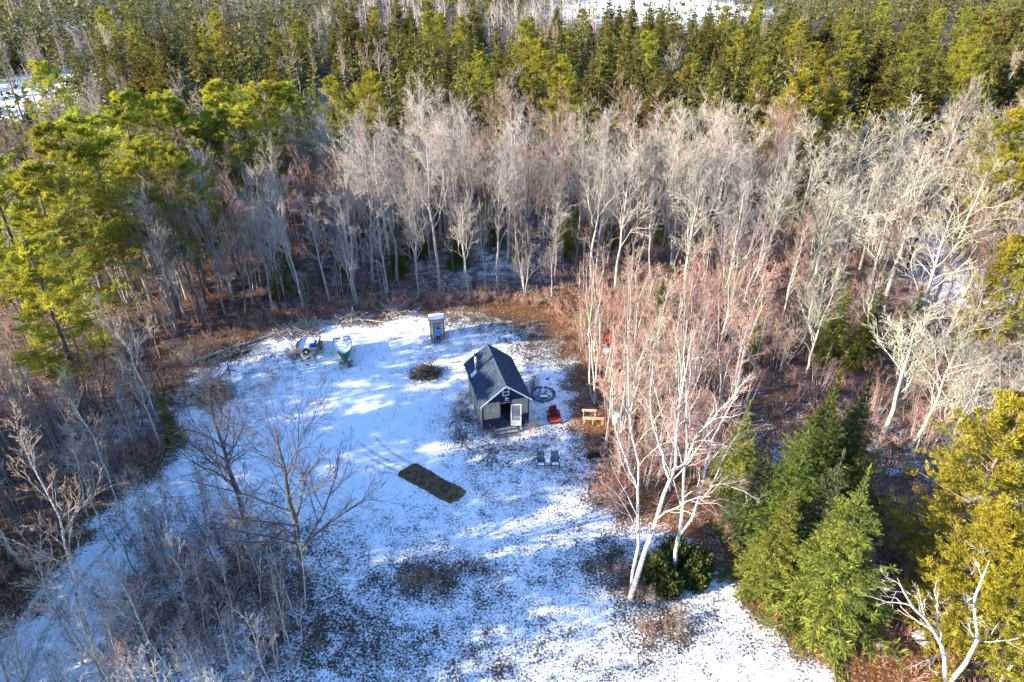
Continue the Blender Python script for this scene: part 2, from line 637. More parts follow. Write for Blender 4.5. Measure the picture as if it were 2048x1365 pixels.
def kids(g, P, Rr, n, tlo, thi, ang, lf, up, k, wob, rf, taper=.6, rmin=.004, tpow=1.0, flat=1.0):
    m, K, _ = P.shape
    t = tlo + (thi - tlo) * ((np.arange(n)[None, :] + g.uniform(0, 1, (m, n))) / n) ** tpow
    s = t * (K - 1)
    i = np.clip(s.astype(int), 0, K - 2)
    fr = (s - i)[..., None]
    mi = np.arange(m)[:, None]
    B = P[mi, i] * (1 - fr) + P[mi, i + 1] * fr
    dp = unit(P[mi, i + 1] - P[mi, i])
    rb = Rr[mi, i] * (1 - fr[..., 0]) + Rr[mi, i + 1] * fr[..., 0]
    Lp = np.linalg.norm(np.diff(P, axis=1), axis=2).sum(1)[:, None]
    Lc = Lp * lf * (1 - taper * (t - tlo) / max(1e-6, thi - tlo)) * g.uniform(.65, 1.3, (m, n))
    q = np.cross(dp, g.normal(size=(m, n, 3)))
    q[..., 2] *= flat
    q = unit(q)
    an = ang * g.uniform(.7, 1.3, (m, n, 1))
    d = np.cos(an) * dp + np.sin(an) * q
    d[..., 2] += up
    d = unit(d).reshape(-1, 3)
    B = B.reshape(-1, 3)
    Lc = Lc.reshape(-1)
    out = np.empty((m * n, k, 3))
    out[:, 0] = B
    for j in range(1, k):
        out[:, j] = out[:, j - 1] + d * (Lc / (k - 1))[:, None]
        d = d + wob * g.normal(size=d.shape)
        d[:, 2] += up * .3
        d = unit(d)
    r0 = np.maximum(rb.reshape(-1) * rf, rmin)
    Ro = r0[:, None] * np.linspace(1, .4, k)[None, :]
    return out, Ro


def bare_parts(g, trunks, n1=16, clear=.35, ang1=.75, len1=.42, up=.12, n2=7, n3=6, n4=4, twig=.011, l2=.5, l3=.5, l4=.55, wob=.16, low=False):
    """trunks: list of (path (k,3), radii (k,)). returns trunk Cat, crown Cat"""
    T_, C_ = Cat(), Cat()
    for P, r in trunks:
        P = np.asarray(P, float)[None]
        r = np.asarray(r, float)[None]
        T_.add(*tube_mesh(P, r, 5 if low else 8))
        A, Ra = kids(g, P, r, n1, clear, .985, ang1, len1, up, 6, wob, .46, taper=.55)
        T_.add(*tube_mesh(A, Ra, 3 if low else 5))
        B, Rb = kids(g, A, Ra, n2, .2, 1, .7, l2, up, 4, wob, .6, taper=.45)
        C_.add(*tube_mesh(B, Rb, 3 if low else 4))
        if n3 == 0:
            continue
        D, Rd = kids(g, B, Rb, n3, .15, 1, .6, l3, up * .8, 3, wob, .65, taper=.4, rmin=twig)
        C_.add(*tube_mesh(D, np.minimum(Rd, twig * 1.7), 3))
        if n4:
            E_, Re = kids(g, D, Rd, n4, .2, 1, .55, l4, up * .6, 2, wob, .7, taper=.3)
            d = E_[:, 1] - E_[:, 0]
            C_.add(*(lambda v: (v[0], None, v[1]))(spikes(E_[:, 0], d, np.linalg.norm(d, axis=1), np.full(len(d), twig), g)))
    return T_, C_


def trunk_path(g, h, r, k=10, lean=.03, wob=.012, x0=0, y0=0, dx=0, dy=0, rtop=.12):
    z = np.linspace(0, 1, k)
    w = np.cumsum(g.normal(0, wob * h, (k, 2)), 0) * .6
    w -= w[0]
    ax = g.uniform(-lean, lean, 2) * h
    P = np.stack([x0 + w[:, 0] + (ax[0] + dx) * z, y0 + w[:, 1] + (ax[1] + dy) * z, z * h - .12 * (z == 0)], 1)
    rr = r * (rtop + (1 - rtop) * (1 - z) ** .85)
    rr[0] *= 1.25
    return P, rr


def rhombi(B, D, Lg, wid, g, flat=.0):
    """leaf-like quads: base B, direction D"""
    D = unit(D)
    ref = g.normal(size=D.shape)
    if flat:
        ref = ref * (1 - flat) + np.array([0, 0, 1.0]) * flat * 1.6
    s = unit(np.cross(D, ref))
    nrm = np.cross(s, D)
    V = np.empty((len(B), 4, 3))
    V[:, 0] = B
    V[:, 1] = B + D * (Lg * .5)[:, None] + s * wid[:, None] - nrm * (wid * .5)[:, None]
    V[:, 2] = B + D * Lg[:, None]
    V[:, 3] = B + D * (Lg * .5)[:, None] - s * wid[:, None] - nrm * (wid * .5)[:, None]
    q = np.arange(len(B) * 4).reshape(-1, 4)
    return V.reshape(-1, 3), q


def spruce_parts(g, h, Rb, gap=.34, nb=7, ns=10, nss=4, low=.06, shape=.85, trunk_r=.16, sw=.22, sl=.42, droop=.25, wood=True, flat=.5, tin=.12):
    T_, C_ = Cat(), Cat()
    P, r = trunk_path(g, h, trunk_r, 6, .015, .004, rtop=.08)
    T_.add(*tube_mesh(P[None], r[None], 6))
    zs = np.arange(low * h, h * .985, gap)
    zz = np.repeat(zs, nb) + g.uniform(-.5, .5, len(zs) * nb) * gap * (.5 if flat < .4 else 1)
    zz = np.clip(zz, low * h * .6, h * .99)
    f = zz / h
    L = Rb * np.clip(1 - f, .02, 1) ** shape * g.uniform(.72, 1.15, len(zz))
    lump = 1 + .18 * np.sin(zz * 2.1 + g.uniform(0, 6))
    L = np.maximum(L * lump, .18)
    az = np.arange(len(zz)) * 2.39996 + g.uniform(-.5, .5, len(zz))
    el = -droop + (droop + .75) * f ** 1.5 + g.normal(0, .07, len(zz))
    d = np.stack([np.cos(az) * np.cos(el), np.sin(az) * np.cos(el), np.sin(el)], 1)
    B0 = np.stack([np.interp(zz, P[:, 2], P[:, 0]), np.interp(zz, P[:, 2], P[:, 1]), zz], 1)
    k = 4
    br = np.empty((len(zz), k, 3))
    br[:, 0] = B0
    for j in range(1, k):
        br[:, j] = br[:, j - 1] + d * (L / (k - 1))[:, None]
        d = unit(d + np.array([0, 0, .10]) + g.normal(0, .05, d.shape))
    rr = np.maximum(L * .011, .006)[:, None] * np.linspace(1, .3, k)[None]
    if wood:
        T_.add(*tube_mesh(br, rr, 3))
    S, Rs = kids(g, br, rr, ns, tin, 1.0, .85, sl, -.05, 3, .10, .5, taper=.62, flat=flat)
    # flatten the sprays a little so that each branch is a plate
    dS = S[:, -1] - S[:, 0]
    Ls = np.linalg.norm(dS, axis=1)
    C_.add(*rhombi(S[:, 0], dS, Ls * 1.1, np.maximum(Ls * sw * (.4 if nss > 5 else 1), .02), g, .7))
    if nss:
        E_, _ = kids(g, S, Rs, nss, .1, 1, .7, .55, -.03, 2, .1, .5, taper=.4)
        dE = E_[:, 1] - E_[:, 0]
        Le = np.linalg.norm(dE, axis=1)
        C_.add(*rhombi(E_[:, 0], dE, Le * 1.15, np.maximum(Le * sw, .015), g, .5))
    # tips along each branch and the leader
    dt = br[:, -1] - br[:, -2]
    lt_ = np.linalg.norm(dt, axis=1)
    C_.add(*rhombi(br[:, -2], dt, lt_ * 1.25, lt_ * (.09 if nss > 5 else .25), g, .6))
    C_.add(*rhombi(np.tile(P[-1] - [0, 0, .5], (4, 1)), np.tile([0, 0, 1.0], (4, 1)) + g.normal(0, .12, (4, 3)), np.full(4, .8), np.full(4, .09), g))
    return T_, C_


def pine_parts(g, h, Rb, clear=.32, gap=.62, nb=6, nt=13, nn=13, blade=.27, trunk_r=.24, bw=.018, full=.5, dead=10):
    T_, C_ = Cat(), Cat()
    P, r = trunk_path(g, h, trunk_r, 8, .03, .008, rtop=.1)
    T_.add(*tube_mesh(P[None], r[None], 8))
    zs = np.arange(clear * h, h * .97, gap)
    zz = np.repeat(zs, nb) + g.uniform(-.3, .3, len(zs) * nb) * gap
    f = np.clip((zz / h - clear) / (1 - clear), 0, 1)
    prof = np.clip(1 - f, 0, 1) ** .6 * (full + (1 - full) * np.sin(np.clip(f * 1.6 + .45, 0, math.pi)))
    side = 1 + .3 * np.sin(np.arange(len(zz)) * 2.39996 + g.uniform(0, 6))
    L = np.maximum(Rb * prof * side * g.uniform(.55, 1.2, len(zz)), .5)
    az = np.arange(len(zz)) * 2.39996 + g.uniform(-.6, .6, len(zz))
    el = -.05 + .75 * f ** 1.6 + g.normal(0, .12, len(zz))
    d = np.stack([np.cos(az) * np.cos(el), np.sin(az) * np.cos(el), np.sin(el)], 1)
    B0 = np.stack([np.interp(zz, P[:, 2], P[:, 0]), np.interp(zz, P[:, 2], P[:, 1]), zz], 1)
    k = 5
    br = np.empty((len(zz), k, 3))
    br[:, 0] = B0
    for j in range(1, k):
        br[:, j] = br[:, j - 1] + d * (L / (k - 1))[:, None]
        d = unit(d + np.array([0, 0, .09]) + g.normal(0, .09, d.shape))
    rr = np.maximum(L * .013, .012)[:, None] * np.linspace(1, .35, k)[None]
    T_.add(*tube_mesh(br, rr, 4))
    S, Rs = kids(g, br, rr, nt, .25, 1.0, .85, .34, .04, 3, .10, .5, taper=.45, flat=.3)
    C_.add(*tube_mesh(S, np.minimum(Rs, .02), 3))
    # tufts of needles at three places of each side shoot
    C0 = np.concatenate([S[:, 1], S[:, 2], (S[:, 1] + S[:, 2]) / 2])
    dS = np.tile(unit(S[:, 2] - S[:, 0]), (3, 1))
    m = len(C0)
    Bq = np.repeat(C0, nn, 0) + g.normal(0, .05, (m * nn, 3))
    Dq = np.repeat(dS, nn, 0) * .9 + g.normal(0, .75, (m * nn, 3)) * np.array([1, 1, .6]) + np.array([0, 0, .4])
    C_.add(*rhombi(Bq, Dq, blade * g.uniform(.6, 1.3, m * nn), np.full(m * nn, bw), g))
    # dead stubs below the crown
    if dead:
        tr = P[None], r[None]
        D_, Rd = kids(g, *tr, dead, .12, clear + .1, 1.35, .12, .0, 4, .2, .14, taper=.1)
        T_.add(*tube_mesh(D_, Rd, 3))
    return T_, C_


def pair(parts, mt, mc, name):
    return (parts[0].mesh(name + '_trunk', mt, True), parts[1].mesh(name + '_crown', mc))


def plant(name, meshes, x, y, h_scale, label, cat, group=None, rz=None, tilt=(0, 0), names=('trunk', 'crown'), wide=1.0):
    o = thing(name, label, cat, (x, y, gz(x, y) - .03), rng.uniform(0, 6.28) if rz is None else rz, group, (h_scale * wide, h_scale * wide, h_scale))
    o.rotation_euler[0], o.rotation_euler[1] = tilt
    for nm, me in zip(names, meshes):
        if me is not None:
            link(nm, me, o)
    return o


G = np.random.default_rng
# hardwood kinds, 15 m nominal
def hw(seed, h=15, two=False, **kw):
    g = G(seed)
    tr = [trunk_path(g, h, .17)]
    if two:
        tr.append(trunk_path(g, h * .92, .13, x0=.25, dx=1.4, dy=.5))
        tr.append(trunk_path(g, h * .85, .11, x0=-.2, dx=-1.3, dy=-.4))
    return bare_parts(g, tr, **kw)


HWK = dict(n1=15, clear=.30, ang1=.55, len1=.36, up=.20, n2=6, n3=6, n4=4, twig=.0095)
HWV = [dict(ang1=.5, len1=.34, clear=.34), dict(ang1=.68, len1=.40, clear=.28, wob=.2), dict(ang1=.5, len1=.36, clear=.25), dict(ang1=.8, len1=.36, clear=.40, wob=.22), dict(ang1=.42, len1=.42, clear=.30), dict(ang1=.5, len1=.36, clear=.22, wob=.2),
       dict(ang1=.62, len1=.30, clear=.45)]
HW = [pair(hw(100 + i, two=(i % 3 == 2), **{**HWK, **HWV[i], **({'n1': 9} if i % 3 == 2 else {})}), M['bark_grey'], M['twig_grey'], 'hardwood') for i in range(7)]
HWD = [pair(hw(140 + i, **HWK), M['bark_dark'], M['twig_brown'], 'hardwood') for i in range(3)]
LI = [pair(hw(160 + i, h=11, two=(i == 2), n1=14 if i != 2 else 8, clear=.25, ang1=.75, len1=.48, up=.14, n2=7, n3=5, n4=2, twig=.015, wob=.2), M['lichen_bark'], M['lichen_twig'], 'lichen_tree') for i in range(4)]


def birch(seed, h=11, stems=1, **kw):
    g = G(seed)
    tr = []
    for i in range(stems):
        a = g.uniform(0, 6.28)
        tr.append(trunk_path(g, h * g.uniform(.8, 1.05), .075, lean=.05, wob=.016, x0=.25 * math.cos(a) * (i > 0), y0=.25 * math.sin(a) * (i > 0), dx=h * .10 * math.cos(a) * (i > 0), dy=h * .1 * math.sin(a) * (i > 0)))
    k = dict(n1=15, clear=.35, ang1=.6, len1=.22, up=.16, n2=5, n3=5, n4=3, twig=.010)
    k.update(kw)
    return bare_parts(g, tr, **k)


BI = [pair(birch(200 + i, stems=(1, 2, 1, 3, 2)[i], n1=(16, 11, 16, 8, 11)[i]), M['bark_birch'], M['twig_red' if i in (1, 3) else 'twig_orange'], 'birch') for i in range(5)]
BIL = [pair(birch(220 + i, n1=12, clear=.45), M['bark_birch'], M['twig_grey'], 'birch') for i in range(3)]


def thicket(seed, h=4.5, stems=8, **kw):
    g = G(seed)
    tr = []
    for i in range(stems):
        a, q = g.uniform(0, 6.28), g.uniform(.1, .9)
        hh = h * g.uniform(.6, 1.05)
        tr.append(trunk_path(g, hh, .028 * hh / 4, k=6, lean=.06, wob=.02, x0=q * math.cos(a), y0=q * math.sin(a), dx=.14 * hh * math.cos(a), dy=.14 * hh * math.sin(a), rtop=.25))
    k = dict(n1=7, clear=.25, ang1=.5, len1=.34, up=.18, n2=5, n3=4, n4=2, twig=.009, low=True)
    k.update(kw)
    return bare_parts(g, tr, **k)


SA = [pair(thicket(300 + i), M['bark_birch'], M['twig_red'], 'sapling_clump') for i in range(3)] + [pair(thicket(303), M['bark_birch'], M['twig_orange'], 'sapling_clump')]


def shrub(seed, h=1.6, stems=14):
    return thicket(seed, h, stems, n1=6, clear=.1, len1=.45, n2=5, n3=3, n4=0, twig=.008, ang1=.6)


SH = [pair(shrub(320 + i), M['twig_brown'], M['twig_' + c], 'shrub') for i, c in enumerate(('red', 'brown', 'orange', 'brown'))]
SPN = [pair(spruce_parts(G(400 + i), 11, 3.3, gap=.44, nb=12, ns=17, nss=9, trunk_r=.17, sw=.11, sl=.32, shape=1.12, flat=.25, tin=.16, droop=.32), M['bark_dark'], M['spruce_blue' if i == 2 else 'spruce'], 'spruce') for i in range(3)]
SPM = [pair(spruce_parts(G(420 + i), 12, 2.4 + .25 * (i % 3), gap=.40, nb=7, ns=12, nss=3, low=(.05, .1, .2, .08, .15)[i], trunk_r=.13, sw=.26, shape=.7), M['bark_dark'], M['spruce_far'], 'spruce') for i in range(5)]
PI = [pair(pine_parts(G(440 + i), 17, 4.9, clear=(.3, .38, .34, .42)[i], gap=(.95, 1.1, .9, 1.0)[i], nt=19, nn=11, bw=.026, blade=.24), M['pine_bark'], M['pine'], 'pine') for i in range(3)]
PI.append(PI[1])
PY = [pair(pine_parts(G(460 + i), 13, 4.0, clear=.10, gap=.6, nn=10, nt=12, trunk_r=.2, dead=4, full=.8, bw=.026), M['pine_bark'], M['pine_yellow'], 'pine') for i in range(2)]
print('tree variants done')


# ------------------------------------------------------------------ placing the woods
def sample(poly_px, spacing, seed, extra=None, tries=6000, maxn=400, avoid=()):
    g = G(seed)
    poly = np.array([at(*q) for q in poly_px])
    lo, hi = poly.min(0), poly.max(0)
    c = g.uniform(lo, hi, (tries, 2))
    c = c[poly_sd(c[:, 0], c[:, 1], poly) > 0]
    pts = []
    for q in c:
        if len(pts) >= maxn:
            break
        if all((q[0] - p[0]) ** 2 + (q[1] - p[1]) ** 2 > spacing ** 2 for p in pts) and all((q[0] - p[0]) ** 2 + (q[1] - p[1]) ** 2 > p[2] ** 2 for p in avoid):
            pts.append(q)
    return np.array(pts)


def inside_clear(x, y, m=0.0):
    return poly_sd(np.array([x]), np.array([y]), CLEAR)[0] > m


KEEP_OPEN = []
for px, py, h in ((1700, 548, 8.5), (1776, 552, 8.5), (1752, 590, 7.0), (1533, 565, 8.0), (1676, 752, 11.0), (1742, 768, 10.0)):
    x, y = at(px, py, h)
    KEEP_OPEN += [(x, y, 2.0), (x - .3, y - 3.0, 2.2), (x - .6, y - 5.5, 1.6)]
KEEP_OPEN += [(*at(1218, 680), 2.0), (*at(1216, 705), 1.5), (*at(1228, 725), 1.2), (*at(1185, 845), 1.5)]
# hardwood stand behind the clearing
z1 = [(330, 672), (470, 655), (620, 618), (760, 606), (900, 598), (1060, 602), (1140, 600), (1300, 560), (1540, 500), (1560, 420), (1300, 410), (900, 415), (620, 410), (430, 420), (250, 500)]
n_hw = 0
for i, (x, y) in enumerate(sample(z1, 2.35, 11, maxn=212, tries=9000)):
    front = y < 66
    s = rng.choice([rng.uniform(.45, .7), rng.uniform(.72, .95), rng.uniform(.85, 1.05)]) * (.9 if x < -18 else 1.0)
    me = HWD[i % 3] if (i % 4 == 0) else HW[i % 7]
    lab = '%s %s bare hardwood %s of the stand %s' % ('short' if s < .68 else 'tall' if s > .88 else 'middling', 'brown' if i % 4 == 0 else 'grey', 'in front row' if y < 68 else 'in the middle' if y < 78 else 'at the back',
                                                 'behind trailer and boat' if x < -14 else 'left of the outhouse' if x < -7 else 'behind the outhouse' if x < 2 else 'behind the cabin' if x < 12 else 'towards the red thicket' if x < 24 else 'beyond the red thicket')
    plant('hardwood_tree', me, x, y, s, lab, 'tree', 'hardwoods behind the clearing', tilt=(rng.normal(0, .03), rng.normal(0, .03)))
# more bare trees on the right, pale with lichen
z2 = [(1330, 620), (1500, 520), (1560, 400), (1900, 380), (2150, 450), (2200, 640), (2000, 760), (1830, 700), (1640, 640), (1480, 640)]
for i, (x, y) in enumerate(sample(z2, 4.2, 12, maxn=55, avoid=KEEP_OPEN)):
    if i % 2 == 0:
        plant('hardwood_tree', HW[i % 7] if i % 4 else HWD[i % 3], x, y, rng.uniform(.65, .9), 'bare grey hardwood among the lichen trees %s, %s' % ('at their near edge' if y < 62 else 'in their middle' if y < 76 else 'at their back', 'nearest the thicket' if x < 30 else 'half way right' if x < 42 else 'towards the right edge'), 'tree', 'hardwoods right of the clearing')
    else:
        plant('lichen_tree', LI[i % 4], x, y, rng.uniform(.8, 1.25), 'bare lichen pale tree %s of the right woods, %s' % ('at the near edge' if y < 62 else 'in the middle' if y < 76 else 'at the back', 'near the thicket' if x < 30 else 'half way right' if x < 42 else 'towards right edge'), 'tree', 'lichen covered trees in the right hand woods')
# far left woods
z4 = [(-260, 720), (60, 690), (330, 676), (260, 510), (430, 400), (200, 330), (-200, 360), (-330, 500)]
for i, (x, y) in enumerate(sample(z4, 5.0, 13, maxn=55)):
    plant('hardwood_tree', HWD[i % 3] if i % 2 else HW[i % 7], x, y, rng.uniform(.6, .85), 'bare hardwood tree in the dim woods below the left hand pines', 'tree', 'hardwoods under the left hand pines', tilt=(rng.normal(0, .05), rng.normal(0, .05)))
# the white pines on the left
zp = [((150, 215), 19), ((235, 190), 18), ((330, 180), 18), ((60, 330), 17), ((30, 470), 15), ((430, 165), 18), ((510, 160), 17), ((570, 170), 16), ((400, 215), 16), ((260, 290), 17), 
      ((330, 280), 16), ((90, 250), 18), ((-60, 300), 18), ((480, 215), 16)]
for i, ((px, py), h) in enumerate(zp):
    x, y = at(px, py, h)
    plant('white_pine', PI[i % 4], x, y, h / 17, 'yellow green white pine %s of the left hand pines, %s' % ('at the back' if y > 72 else 'in the middle' if y > 57 else 'at the front', 'its far left' if x < -38 else 'its left half' if x < -33 else 'its right half'), 'tree', 'white pines left of the clearing', wide=1.15)
for i, (px, py, h, lab) in enumerate(((745, 150, 16, 'green pine with bare lower trunk standing alone among the grey hardwoods'), 
                                      (1120, 120, 15, 'yellow green pine at the front of the dark spruce belt'), (960, 105, 14, 'rounded yellow green pine left of the spruce gap'),
                                      (75, 110, 17, 'spreading pine standing alone by the frozen pond at far left'), (2030, 225, 15, 'pine at the right edge below the far spruces'), (2045, 300, 15, 'dark green pine at right edge beside the lichen trees'))):
    x, y = at(px, py, h)
    plant('white_pine', PI[(i * 3 + 1) % 4], x, y, h / 17, lab, 'tree')
SL = [pair(bare_parts(G(240 + i), [trunk_path(G(250 + i), 7, .05, lean=.05, wob=.018, rtop=.2)], n1=13, clear=.3, ang1=.55, len1=.26, up=.16, n2=5, n3=4, n4=2, twig=.008), M[('bark_grey', 'bark_dark', 'bark_birch', 'bark_grey')[i]], M[('twig_brown', 'twig_dark', 'twig_grey', 'twig_dark')[i]], 'sapling') for i in range(4)]
# left edge woods: slim birches, dark brush
z3 = [(-200, 760), (60, 700), (320, 700), (335, 800), (305, 925), (205, 1000), (60, 1165), (-150, 1330)]
for i, (x, y) in enumerate(sample(z3, 1.9, 14, maxn=110)):
    if inside_clear(x, y, -.5):
        continue
    if i % 3 == 0 and y < 46:
        plant('birch_tree', BIL[i % 3], x, y, rng.uniform(.6, .95), 'slim pale birch in the brushy woods along the left edge', 'tree', 'birches along the left edge', tilt=(rng.normal(0, .06), rng.normal(0, .06)))
    elif i % 3 == 1:
        plant('sapling_clump', SA[i % 4], x, y, rng.uniform(.6, 1.0), 'reddish sapling clump in the brushy woods along the left edge', 'shrub', 'sapling clumps along the left edge', names=('stems', 'twigs'))
    else:
        plant('slender_sapling', SL[i % 4], x, y, rng.uniform(.6, 1.1), 'tall thin bare sapling in the brushy woods along the left edge', 'tree', 'tall saplings along the left edge')
# slim birches standing on the bank beside the drive (base pixel, top pixel)
for i, (bx, by, tx, ty) in enumerate(((205, 1345, 150, 930), (262, 1380, 215, 1090), (320, 1350, 285, 1120), (385, 1265, 330, 1040), (140, 1250, 45, 1080), (425, 1310, 395, 1160), (480, 1340, 415, 1230), (230, 1100, 150, 850), (260, 1060, 205, 800), (55, 1130, 20, 760), (320, 905, 275, 640), (330, 870, 300, 610), (165, 1330, 110, 1060), (410, 1180, 395, 1060), (560, 1345, 575, 1240))):
    b = at(bx, by)
    t = onplane(tx, ty, b[1])
    h = max(3.0, t[2])
    plant('birch_tree', BIL[i % 3] if i % 2 else BI[(i * 2) % 5 if i % 4 else 0], b[0], b[1], h / 11, 'slim pale birch %s beside the snowy drive at lower left' % ('leaning left' if tx < bx - 55 else 'nearly upright'), 'tree', 'birches beside the drive', tilt=(0, math.atan2(t[0] - b[0], h) * .7))
zs1 = [(215, 1400), (225, 1220), (300, 1060), (400, 1010), (500, 1060), (600, 1180), (640, 1290), (600, 1400)]
for i, (x, y) in enumerate(sample(zs1, .95, 18, maxn=85)):
    plant('slender_sapling', SL[i % 4], x, y, rng.uniform(.4, .95), 'thin %s sapling on the bank between drive and lawn, %s' % (('grey', 'dark', 'pale', 'grey stemmed dark')[i % 4], 'near the maples' if y > 27 else 'close to the drive' if x < -15 else 'at the bottom edge'), 'tree', 'saplings on the bank', tilt=(rng.normal(0, .05), rng.normal(-.05, .06)))
zs3 = [(-60, 1385), (430, 1385), (560, 1560), (-160, 1560)]
for i, (x, y) in enumerate(sample(zs3, 1.2, 27, maxn=30)):
    if i % 2:
        plant('birch_tree', BIL[i % 3], x, y, rng.uniform(.55, .85), 'pale birch whose foot is below the lower left edge of the view', 'tree', 'birches at the lower left corner', tilt=(rng.normal(0, .05), rng.normal(-.05, .06)))
    else:
        plant('slender_sapling', SL[i % 4], x, y, rng.uniform(.8, 1.3), 'tall thin sapling whose foot is below the lower left edge of the view', 'tree', 'saplings at the lower left corner', tilt=(rng.normal(0, .05), rng.normal(-.05, .06)))
zs2 = [(-120, 1300), (-60, 1180), (90, 1060), (200, 985), (300, 905), (330, 800), (250, 760), (60, 820), (-150, 960)]
for i, (x, y) in enumerate(sample(zs2, 1.3, 19, maxn=85)):
    if not inside_clear(x, y, 0):
        plant('slender_sapling', SL[(i * 3) % 4], x, y, rng.uniform(.5, 1.15), 'thin %s sapling in the strip left of the drive, %s' % (('grey', 'dark', 'pale', 'grey stemmed dark')[(i * 3) % 4], 'by the sign' if y > 40 else 'half way down' if y > 31 else 'at the bottom'), 'tree', 'saplings left of the drive', tilt=(rng.normal(0, .05), rng.normal(-.05, .06)))
# right of the lawn: red thicket with white birch stems
zt = [(1175, 690), (1240, 640), (1420, 600), (1560, 660), (1560, 770), (1480, 850), (1420, 960), (1360, 1015), (1250, 985), (1200, 880), (1185, 760)]
for i, (x, y) in enumerate(sample(zt, 1.45, 15, maxn=190, avoid=KEEP_OPEN, tries=12000)):
    if inside_clear(x, y, -.4):
        continue
    if i % 4 == 0:
        plant('birch_tree', BI[i % 5], x, y, rng.uniform(.75, 1.15), 'slender white birch, reddish twigs, %s of the thicket right of the cabin' % ('at the near end' if y < 40 else 'in the middle' if y < 50 else 'at the far end'), 'tree', 'slender birches right of the cabin', tilt=(rng.normal(0, .04), rng.normal(.03, .04)))
    else:
        plant('sapling_clump', SA[i % 4], x, y, rng.uniform(.9, 1.15) if i % 2 else rng.uniform(.6, .85), '%s red twigged sapling clump %s of the thicket right of the cabin' % ('tall' if i % 2 else 'short', 'at the near end' if y < 40 else 'in the middle' if y < 50 else 'at the far end'), 'shrub', 'red sapling clumps right of the cabin', names=('stems', 'twigs'))
zt2 = [(1560, 650), (1700, 640), (1990, 760), (2150, 900), (2150, 1300), (1960, 1330), (1850, 1180), (1830, 960), (1790, 860), (1620, 770)]
for i, (x, y) in enumerate(sample(zt2, 2.0, 16, maxn=100, avoid=KEEP_OPEN)):
    k = i % 3
    if k == 0:
        plant('lichen_tree', LI[i % 4], x, y, rng.uniform(.55, .8), 'small pale bare tree in the thicket behind the right hand spruces', 'tree', 'small pale trees behind the right hand spruces')
    else:
        plant('sapling_clump', SA[i % 4], x, y, rng.uniform(.5, .9), 'brownish sapling clump in the thicket behind the right hand spruces', 'shrub', 'sapling clumps behind the right hand spruces', names=('stems', 'twigs'))
for i, (px, py, h, lab) in enumerate(((1850, 640, 10, 'large spreading pale bare tree behind and right of the spruce group'), (1720, 380, 11, 'large spreading pale bare tree above the middle distance spruces'),
                                      (1660, 400, 10, 'pale bare tree up left of the middle distance spruces'), (1900, 690, 9, 'pale bare tree leaning right beside the yellow green pine'),
                                      (1790, 420, 11, 'large pale bare tree by the snowy opening at right'), (1960, 760, 9, 'pale bare tree just above the yellow green edge pine'))):
    x, y = at(px, py, h)
    plant('lichen_tree', LI[i % 4], x, y, h / 11, lab, 'tree', 'large lichen covered trees on the right', wide=1.15)
# spruces on the right, apex pixel and height
for px, py, h, v, w, lab in ((1752, 938, 11.0, 0, 1.18, 'big sunlit spruce nearest the lawn edge at lower right'), (1683, 896, 10.0, 2, 1.0, 'bluish green spruce just behind the big sunlit spruce'),
                             (1622, 864, 10.5, 1, 1.1, 'dark green spruce at the left of the right hand spruce group'), (1676, 752, 11.0, 1, 1.1, 'tall broad spruce at the back of the right hand spruce group'),
                             (1742, 768, 10.0, 0, 1.1, 'spruce at back right of the right hand spruce group'), (1502, 800, 8.0, 1, 1.0, 'spruce behind the white birches with lichen grey twigs'),
                             (1535, 880, 8.0, 2, 1.0, 'low spruce between the white birches and the spruce group'), (1590, 960, 8.5, 0, .9, 'spruce with dark skirt at the front left of the spruce group'),
                             (1700, 548, 8.5, 0, .85, 'spruce of the middle distance group with full crown to the ground'), (1776, 552, 8.5, 2, .75, 'spruce at right of the middle distance group'),
                             (1752, 590, 7.0, 1, .75, 'small spruce between the two middle distance spruces'), (1533, 565, 8.0, 1, .6, 'narrow dark spruce right of the red thicket'),
                             (1850, 560, 6.0, 2, .8, 'small blue green spruce by the snowy opening at right'), (1190, 560, 6.0, 1, .7, 'small green fir at the corner of the red thicket'),
                             (310, 770, 5.5, 0, .7, 'young dark spruce on the left edge beside the sign'), (1400, 640, 6.0, 0, .7, 'small fir inside the red thicket'),
                             (1330, 545, 6.5, 1, .7, 'olive green fir behind the slender birches')):
    x, y = at(px, py, h)
    plant('spruce_tree', SPN[v], x, y, h / 11, lab, 'tree', wide=w)
zf = [(560, 590), (760, 560), (1000, 520), (1250, 520), (1450, 480), (1450, 405), (1000, 400), (600, 405), (380, 470)]
for i, (x, y) in enumerate(sample(zf, 5.0, 23, maxn=34)):
    plant('young_fir', SPN[i % 2], x, y, rng.uniform(.28, .6), 'young dark fir in the shade under the bare hardwood stand', 'tree', 'young firs under the hardwoods')
for px, py, h, lab in ((1605, 138, 18, 'tall yellow green pine with pale trunk rising above the right hand hardwoods'), (1664, 180, 15.5, 'shorter bushy pine just right of the tall pale trunked pine'), (2050, 800, 13, 'large yellow green pine filling the right edge'), (2010, 1010, 10, 'yellow green pine below the large one at right edge'), (2035, 470, 12, 'sparse yellowish pine at the right edge by the snowy opening'),
                       (2100, 1120, 9, 'yellowish pine at the lower right corner')):
    x, y = at(px, py, h)
    plant('yellow_pine', PY[int(px) % 2], x, y, h / 13, lab, 'tree')

